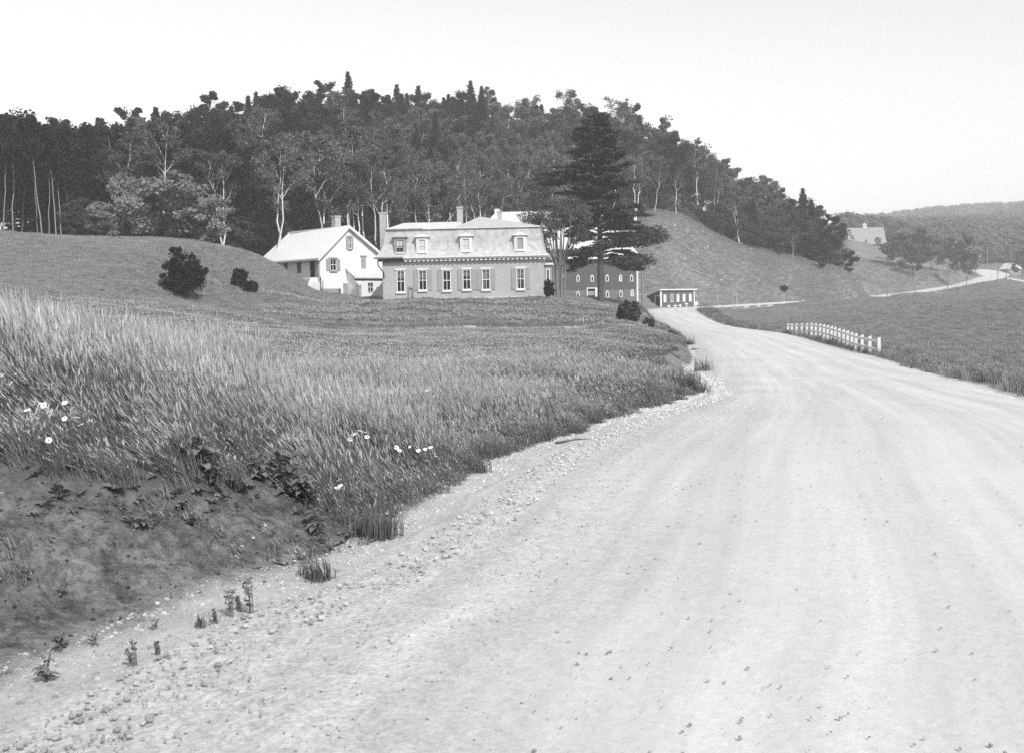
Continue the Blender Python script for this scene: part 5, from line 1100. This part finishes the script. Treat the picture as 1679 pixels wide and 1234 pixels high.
# ------------------------------------------------------------------ fence and small things
fpx = [1292, 1298, 1306, 1314.4, 1323, 1330.8, 1337.3, 1344.5, 1351, 1357, 1363.5, 1369.4, 1376, 1383, 1389.7, 1396.7, 1403.5, 1413.3, 1426, 1440.8]
fpy = [531, 531, 530.6, 530.4, 530.2, 529.8, 530.3, 531, 532, 533.4, 535, 536.4, 538.3, 540.2, 542.2, 544.5, 546.5, 548.8, 551, 553.5]
F0 = [at(a, b, 101-41*i/19) for i, (a, b) in enumerate(zip(fpx, fpy))]
ft = thing('guard_fence', 'white two railed post fence curving along the right road edge', 'fence', (F0[0].x, F0[0].y, F0[0].z-1.0))
O_ = ft.location
for i, p in enumerate(F0):
    q = p-O_; a = F0[min(i+1, 19)]-F0[max(i-1, 0)]; an = math.atan2(a.y, a.x); b = MB(); w_ = .088
    b.add([(-w_, -w_, -1.5), (w_, -w_, -1.5), (w_, w_, -1.5), (-w_, w_, -1.5), (-w_, -w_, -.06), (w_, -w_, -.06), (w_, w_, .02), (-w_, w_, .02)], [(0, 3, 2, 1), (4, 5, 6, 7), (0, 1, 5, 4), (1, 2, 6, 5), (2, 3, 7, 6), (3, 0, 4, 7)])
    o = obj('post', b, M['fence'], ft); o.location = q; o.rotation_euler = (random.uniform(-.02, .02), random.uniform(-.02, .02), an)
for dz, nm in ((-.20, 'rail'), (-.66, 'rail')):
    b = MB()
    for i in range(19):
        p = F0[i]-O_+Vector((0, 0, dz)); q = F0[i+1]-O_+Vector((0, 0, dz)); n = (q-p).cross(Vector((0, 0, 1))).normalized()*.12
        if n.dot(Vector((-1, -.3, 0))) < 0: n = -n
        b.beam(p+n+(q-p)*.005, q+n-(q-p)*.005, .05, .15)
    obj(nm, b, M['fence'], ft)
def post(px, pyt, pyb, d, label, w_=.06, mt='wood', lean=0, leany=0, name='post', cat='post', group=None, brace=None):
    p = at(px, pyb, d); z = gz(p.x, p.y); top = at(px, pyt, d).z; h = max(top-z, .3); b = MB(); b.tube([(0, 0, -.4), (0, 0, h*.5), (0, 0, h)], [w_, w_*.95, w_*.8], 7)
    o = obj(name, b, M[mt], smooth=False); o.location = (p.x, p.y, z); o.rotation_euler = (leany, lean, 0); return tag(o, label, cat, group)
post(51, 472, 502, 30, 'thin pale stake sticking up above the tall grass at far left', .04, 'palebark')
post(1053.5, 424, 503, 150, 'tall pale utility pole at the right corner of the dark barn', .17, 'palebark', name='utility_pole', cat='pole')
post(1201.5, 462, 494, 176, 'thin tall pole standing at the foot of the pasture', .07, 'palebark', name='pole', cat='pole')
for px, t, lb in ((1176, 479, 'weathered fence post just right of the shed'), (1207.5, 480, 'short post beside the thin tall pole'),):
    post(px, t, 495, 176, lb, .10, 'palebark', name='fence_post')
post(1238, 482, 496, 172, 'leaning pale post by the lane below the pasture', .10, 'palebark', lean=R(25), name='leaning_post')
post(1364, 446, 489, 210, 'utility pole where the lane passes the foot of the wooded hill', .17, 'palebark', name='utility_pole', cat='pole')
post(1369, 452, 489, 209, 'slanting brace propped beside the lane utility pole', .09, 'palebark', lean=R(6), name='brace', cat='pole')
for px, t, b_, d, lb in ((1455, 436, 489, 250, 'pale utility pole left of the roadside grove'), (1500, 440, 481, 268, 'utility pole under the grove beside the distant road'), (1554, 425, 474, 300, 'utility pole at the right end of the roadside grove'), (1636, 440, 466, 330, 'utility pole before the distant road bend'), (1650, 440, 464, 335, 'thin pole at the inside of the distant road bend'), (1619, 405, 444, 440, 'distant pole beyond the road bend')):
    post(px, t, b_, d, lb, .13, 'palebark', name='utility_pole', cat='pole')
def lying(px, py, d, ln, ang, label, r=.09, mt='palebark', name='log', cat='log', up=0.0):
    p = at(px, py, d); z = gz(p.x, p.y); a = Vector((math.cos(ang)*ln/2, math.sin(ang)*ln/2, 0))
    za = gz(p.x+a.x, p.y+a.y)-z; zb = gz(p.x-a.x, p.y-a.y)-z; b = MB().tube([tuple(-a+Vector((0, 0, zb+r))), (0, 0, (za+zb)/2+r+.02), tuple(a+Vector((0, 0, za+r+up)))], [r, r*.9, r*.7], 6)
    o = obj(name, b, M[mt]); o.location = (p.x, p.y, z); return tag(o, label, cat)
lying(1156, 431, 187, 4.5, R(20), 'long pale log lying high on the pasture left of the lone bush', .16); lying(1140, 425, 188, 3.2, R(-30), 'short pale log lying beside the long one on the pasture', .13)
lying(1163, 484, 180, 3.0, R(-15), 'pale timber leaning on the ground right of the shed', .1, up=.9)
lying(1330, 492, 180, 5, R(5), 'long dark plank lying where meadow meets the lane', .12, 'darkwood', 'plank', 'plank')
lying(946, 737, 12.6, .62, R(32), 'weathered stick lying on the gravel at the road edge', .014, 'darkwood', 'stick', 'stick')
lying(1143, 566, 72, 2.2, R(60), 'dark stick lying across the bright bank by the road', .05, 'darkwood', 'stick', 'stick')
# mailbox and the small white things before the shed
p = at(1141, 505, 160); z = gz(p.x, p.y); t = thing('mailbox', 'small white box on a short white post at the road bend', 'mailbox', (p.x, p.y, z))
obj('post', MB().box(-.15, .15, -.12, .12, -.3, .55), M['white'], t); obj('box', MB().box(-.32, .30, -.3, .3, .553, .98).box(-.34, .32, -.32, .32, .982, 1.03), M['white'], t)
for k, (px, h, lb) in enumerate([(1097, .62, 'white hen coop stake nearest the shed door'), (1107.5, .55, 'small white stake second from the shed door'), (1115.5, .65, 'thin white stake third from the shed door'), (1125.5, .8, 'tallest white stake before the shed windows')]):
    p = at(px, 503, 164); z = gz(p.x, p.y); t = thing('white_stake', lb.replace('hen coop ', 'short '), 'stake', (p.x, p.y, z), random.uniform(-.5, .5))
    obj('stake', MB().tube([(0, 0, -.2), (.03, 0, h)], [.09, .07], 6), M['white'], t); obj('crosspiece', MB().box(-.28, .2, -.04, .04, h-.3+.1*(k % 2), h-.1+.1*(k % 2)), M['white'], t)
p = at(1042.5, 499, 135); t = thing('white_board', 'small white pointed board above the round lawn bush', 'board', (p.x, p.y, gz(p.x, p.y)), .2)
obj('board', MB().add([(-.5, -.05, 0), (.5, -.05, 0), (.1, -.05, 1.0), (-.5, .05, 0), (.5, .05, 0), (.1, .05, 1.0)], [(0, 1, 2), (5, 4, 3), (0, 3, 4, 1), (1, 4, 5, 2), (2, 5, 3, 0)]), M['white'], t); obj('leg', MB().box(-.1, 0, -.04, .04, -.5, -.003), M['white'], t)
# stones one can tell apart
rk_ = [stone_mesh('stone', 990+i, M['stone'], 3, .18) for i in range(5)]
RK = [(555, 936, 'largest pale stone beside the spiky tuft at the ditch edge', 14), (537, 944, 'pale stone just left of the largest one by the tuft', 9), (572, 925, 'small pale stone right of the largest one by the tuft', 8), (42, 1112, 'round white stone at the far left end of the road edge', 11), (30, 1132, 'low stone under the round white one at left', 9),
      (190, 1091, 'pale stone on the lower left road edge', 8), (365, 1012, 'pale stone by the twiggy weeds in the ditch', 13), (385, 1006, 'second pale stone by the twiggy weeds', 9), (418, 1023, 'flat stone right of the ditch weeds', 12), (320, 1040, 'flat stone below the ditch weeds', 10), (415, 882, 'white stone high on the bare bank near the ditch', 9), (396, 896, 'white stone just below the topmost one on the bank', 8), (435, 862, 'topmost white stone above the ditch', 8),
      (318, 908, 'white flake lying on the bank dirt', 6), (328, 913, 'smaller flake right of the white one on the bank', 5), (117, 873, 'pale pebble pair on the left of the bank', 7), (153, 806, 'bright pebble just under the tall grass at left', 6), (3, 812, 'pale stone cut by the left frame edge', 12), (221, 868, 'faint stone in the middle of the bank', 6), (155, 926, 'grey stone low on the bank', 7), (466, 797, 'pale stone under the leafy dock plant', 7), (551, 795, 'pale stone at the foot of the tallest grass', 8),
      (1000, 992, 'dark pebble alone on the road surface', 4), (1494, 604, 'dark stone at the right road edge below the fence', 7), (1114, 618, 'pale stone on the bright bank left of the road', 9), (1127, 545, 'pale stone at the bank top by the road', 7), (775, 808, 'pale stone on the gravel verge right of the grass', 6), (700, 846, 'pale stone at the road edge under the grass', 6)]
for k, (px, py, lb, sz) in enumerate(RK):
    dd = 3.0                       # march along the pixel's ray to the ground
    while dd < 110:
        p = at(px, py, dd)
        if gz(p.x, p.y) >= p.z: break
        dd += .04 if dd < 14 else .3
    o = obj('stone', rk_[k % 5]); s = sz*.5*dd/FOC; o.location = (p.x, p.y, p.z+s*.25); o.scale = (s, s, s); o.rotation_euler = (0, 0, k*1.3)
    if 'dark' in lb: o.data = stone_mesh('stone', 20+k, M['clod'], 2)
    tag(o, lb, 'stone', 'stones by the road and ditch')
# rubble along the old bank line across the field
rg = np.random.default_rng(3); x = rg.uniform(-12, 9.5, 420); y = 70+rg.normal(size=420)*.35+(x > 3)*(x-3)*.55; s = rg.uniform(.05, .2, 420)
stones('rubble', 'broken stones along the low bank crossing the field', x, y, s, rg, M['rock'])
x = np.r_[rg.uniform(28, 70, 260)]; y = 170+rg.uniform(8, 38, 260); s = rg.uniform(.08, .35, 260)*rg.random(260)+.08; k = fbm(x*.12, y*.12, 2, 4) > .0
stones('pasture_stones', 'pale stones scattered over the pasture slope', x[k], y[k], s[k], rg, M['stone'])
for k, (px, py, w_, lb) in enumerate([(948, 541, 2.0, 'flat pale slab in the low bank left of the round bush'), (1010, 538, 2.6, 'long pale slab nearest the round lawn bush'), (770, 543, .9, 'small pale slab in the low bank below the middle of the house')]):
    p = at(px, py, 70+(k == 1)*3); z = gz(p.x, p.y); me = MB().box(-w_/2, w_/2, -.4, .4, -.1, .16); o = obj('slab', me, M['rock']); o.location = (p.x, p.y, z); o.rotation_euler = (R(4), R(3), R(8)); tag(o, lb, 'slab')
# daisies
head = MB(); nP = 14
for k in range(nP):
    a = 2*math.pi*k/nP; c, s = math.cos(a), math.sin(a); head.add([(c*.006-s*.003, s*.006+c*.003, .001), (c*.006+s*.003, s*.006-c*.003, .001), (c*.021+s*.005, s*.021-c*.005, .003+.002*(k % 2)), (c*.026, s*.026, .002), (c*.021-s*.005, s*.021+c*.005, .003+.002*(k % 2))], [(0, 1, 2, 3, 4)])
hm_ = head.mesh('petals', M['petal']); ht = MB().rings([[(math.cos(2*math.pi*k/10)*r, math.sin(2*math.pi*k/10)*r, z) for k in range(10)] for r, z in ((.008, .0), (.008, .005), (.004, .008))]).mesh('heart', M['heart'], True)
DS = [(45, 672, 8.4), (72, 664, 8.6), (106, 660, 8.2), (119, 669, 8.0), (126, 684, 7.8), (117, 687, 7.7), (106, 686, 7.8), (133, 696, 7.6), (148, 689, 7.7), (80, 721, 7.5), (68, 662, 8.8), (15, 616, 9.0), (24, 614, 9.1), (18, 628, 8.9), (72, 637, 8.8), (58, 637, 9.0), (3, 615, 9),
      (574, 720, 9.8), (580, 712, 9.9), (590, 706, 10), (597, 708, 9.9), (602, 716, 9.8), (615, 665, 11.2), (650, 733, 10.4), (655, 738, 10.4), (672, 732, 10.6), (684, 733, 10.7), (686, 738, 10.6), (697, 736, 10.8), (700, 755, 10.6), (706, 733, 10.8), (715, 748, 10.6), (556, 787, 8.8), (553, 800, 8.6), (558, 796, 8.7),
      (700, 640, 14), (712, 648, 14), (816, 655, 16), (822, 660, 16), (830, 672, 15.6), (614, 500, 30)][:-1]
for k, (px, py, d) in enumerate(DS):
    d -= 1.0 if px < 160 else (.9 if d < 12 else 1.2)
    while True:
        p = at(px, py, d); g_ = gz(p.x, p.y)
        if p.z-g_ > .28 or d < 5: break
        d -= .1
    dist = d; t = thing('daisy', ['', ''][0] or ('white daisy in the cluster on the left bank' if px < 160 else ('white daisy near the dock plant at the grass front' if 550 < px < 620 else 'white daisy in the scattered patch by the road verge')), 'flower', (p.x, p.y, g_), 0, 'daisies in the left cluster' if px < 160 else ('daisies near the dock plant' if 550 < px < 620 else 'daisies by the road verge'))
    h = p.z-g_; b = MB().tube([(.06, .03, -.02), (.02, .01, h*.6), (0, 0, h)], [.0022, .002, .0016], 5)
    obj('stem', b, M['stem'], t)
    tl = (R(random.uniform(-5, 60)), R(random.uniform(-40, 30)), 0); sc = .6+.35*random.random()
    for nm, me in (('petals', hm_), ('heart', ht)):
        o = obj(nm, me, parent=t); o.location = (0, 0, h); o.rotation_euler = tl; o.scale = (sc, sc, sc)
# broad leaved weeds (docks)
def dock(px, py, d, size, label, mt='weed', seed=0, n=22, name='dock_plant'):
    rg = np.random.default_rng(seed); dd = d
    p = at(px, py, d); z = gz(p.x, p.y); t = thing(name, label, 'weed', (p.x, p.y, z)); b = MB(); st = MB()
    for k in range(n):
        az = k*2.4+rg.uniform(-.3, .3); h = size*rg.uniform(.05, .85); L_ = size*rg.uniform(.35, .6)*(1.1-.5*h/size); w_ = L_*.26; c, s = math.cos(az), math.sin(az)
        ps = [];
        for f, ww, dz in ((0, .15, 0), (.35, 1, .18), (.7, .85, .16), (1, .08, -.05)):
            x0 = c*L_*f; y0 = s*L_*f; zz = h+dz*L_; ps += [(x0-s*w_*ww, y0+c*w_*ww, zz+.02*L_), (x0, y0, zz-.04*L_), (x0+s*w_*ww, y0-c*w_*ww, zz+.02*L_)]
        fs = []
        for i in range(3):
            for j in range(2): fs.append((i*3+j, i*3+j+1, i*3+3+j+1, i*3+3+j))
        b.add(ps, fs)
    st.tube([(0, 0, -.05), (.01, .01, size*.5), (.03, 0, size)], [.008, .006, .003], 6)
    obj('stalk', st, M['weed'], t); obj('leaves', b, M[mt], t, True)
for k, (px, py, d, sz, lb) in enumerate([(478, 832, 7.7, .33, 'tall leafy dock plant in front of the grass at bank centre'), (455, 812, 7.9, .22, 'dark low dock left of the tall one'), (500, 836, 7.6, .28, 'small dock right of the tall one'), (425, 800, 7.7, .22, 'low broad leaved weed over the bare patch'), (330, 815, 7.3, .3, 'leafy weed under the grass fringe left of the bare patch'), (290, 815, 7.2, .24, 'small leafy weed at the left grass fringe'), (355, 830, 7.2, .2, 'small weed on the bank below the fringe'),
        (520, 872, 7.3, .2, 'low weed where the ditch meets the grass'), (72, 1085, 4.5, .13, 'dark low weed at the lower left corner of the bank'), (95, 1040, 4.9, .10, 'small dark weed above the corner one'), (40, 925, 5.6, .08, 'dark flat weed at the left of the bank'), (100, 925, 5.6, .08, 'second dark flat weed on the bank'), (150, 1010, 5.0, .07, 'tiny dark weed on the lower bank'), (250, 975, 5.3, .06, 'tiny weed at the foot of the bank'), (960, 660, 17, .5, 'leafy weed in the grass above the road'), (840, 680, 14.5, .35, 'dark leafy weed in the hay right of the daisies')]):
    dock(px, py, d, sz, lb, 'weedpale' if k in (2, 3) else 'weed', 60+k, 26 if k < 6 else 16)
# spiky tufts and twigs at the road edge
def spiky(px, py, d, h, n, label, seed, lean=.25, mt='tall', wd=.003):
    p = at(px, py, d); z = gz(p.x, p.y); t = thing('grass_tuft', label, 'tuft', (p.x, p.y, z), seed)
    obj('dead_blades', tuft('dead_blades', seed+40, n//2, h*.3, h*.3, h*.7, wd*1.4, lean*2, [M['clod'], M['clod']], 0), parent=t)
    obj('blades', tuft('blades', seed, int(n*.8), h*.5, h*.25, h, wd, lean, [M[mt], M['seed']], .05, nod=.4), parent=t)
spiky(527, 945, 6.2, .2, 90, 'spiky grass tuft standing alone at the ditch edge', 1, .3); spiky(505, 925, 6.3, .16, 50, 'smaller spiky tuft left of the lone one', 2, -.3)
spiky(628, 873, 7.35, .3, 120, 'dense dark tuft at the lowest point of the tall grass', 3, .1, 'weed', .004); spiky(590, 862, 7.5, .26, 80, 'thin tuft left of the dense dark one', 4, .1)
spiky(330, 1010, 5.3, .09, 40, 'low dry tuft beside the pale ditch stones', 5, .3); spiky(790, 770, 10.2, .22, 70, 'small tuft on the gravel verge', 6, .2)
spiky(1122, 634, 27, .75, 160, 'dark tuft overhanging the bright bank by the road', 7, .0, 'weed', .012); spiky(1137, 613, 33, .5, 80, 'small dark tuft right of the overhanging one', 8, .0, 'weed', .012); spiky(1154, 590, 44, .9, 90, 'upright pale tuft on the bank spur', 9, .0, 'tall', .012); spiky(1131, 556, 80, 1.0, 60, 'dark twiggy plant on the bank beside the road', 10, -.1, 'weed', .02)
def twig(px, py, d, h, label, seed):
    rg = np.random.default_rng(seed); p = at(px, py, d); z = gz(p.x, p.y); t = thing('twiggy_weed', label, 'weed', (p.x, p.y, z)); b = MB(); C = []
    for k in range(3):
        a = rg.uniform(-.3, .3); e = np.array([a*h*.5, rg.normal()*.02, h*rg.uniform(.7, 1)]); b.tube([(k*.01, 0, -.03), tuple(e*.5+[.01, 0, 0]), tuple(e)], [.004, .003, .0015], 5, False)
        for j in range(4): C.append(cluster(e*(.3+.22*j), h*.09, 6, rg, .8))
    V, F = leaf_cards(np.vstack(C), .010, rg, .1, 1.3); obj('stems', b, M['weed'], t); obj('leaves', arr_mesh('leaves', V, F, M['weed']), parent=t)
for k, (px, py, d, h, lb) in enumerate([(408, 978, 5.5, .22, 'taller dark twiggy weed among the ditch stones'), (375, 992, 5.45, .16, 'shorter dark twiggy weed among the ditch stones'), (392, 975, 5.55, .09, 'lowest dark weed between the two twiggy ones'), (352, 1002, 5.35, .08, 'low twiggy weed left of the ditch pair'), (217, 1068, 4.7, .12, 'thin twig weed on the lower road edge'), (258, 1052, 4.8, .08, 'short twig weed right of the thin one')]): twig(px, py, d, h, lb, 30+k)
# tell same-label neighbours apart by their order from the left
by = {}
for o in list(col.objects):
    if o.parent is None and 'label' in o and 'category' in o: by.setdefault(o['label'], []).append(o)
ORD = ['first', 'second', 'third', 'fourth', 'fifth', 'sixth', 'seventh', 'eighth', 'ninth', 'tenth', 'eleventh', 'twelfth', 'thirteenth', 'fourteenth', 'fifteenth', 'sixteenth', 'seventeenth']
for lb, os_ in by.items():
    if len(os_) < 2 or len(os_) > 17: continue
    os_.sort(key=lambda o: proj(o.location)[0])
    for k, o in enumerate(os_):
        w_ = ['left one', 'right one'][k] if len(os_) == 2 else (['left one', 'middle one', 'right one'][k] if len(os_) == 3 else ORD[k]+' from left')
        o['label'] = lb+', '+w_
# ------------------------------------------------------------------ air
hb = MB().box(-3150, 3150, -3150, 3150, HZ_LO, HZ_HI); mt, nt_, p_ = newmat('haze_air'); nt_.nodes.remove(p_)
pv = nt_.nodes.new('ShaderNodeVolumePrincipled'); pv.inputs['Color'].default_value = (1, 1, 1, 1); pv.inputs['Density'].default_value = HZ_D; pv.inputs['Anisotropy'].default_value = -.15
nt_.links.new(pv.outputs[0], nt_.nodes['Material Output'].inputs['Volume']); tag(obj('haze', hb, mt), 'pale summer haze in the air', None, kind='stuff')
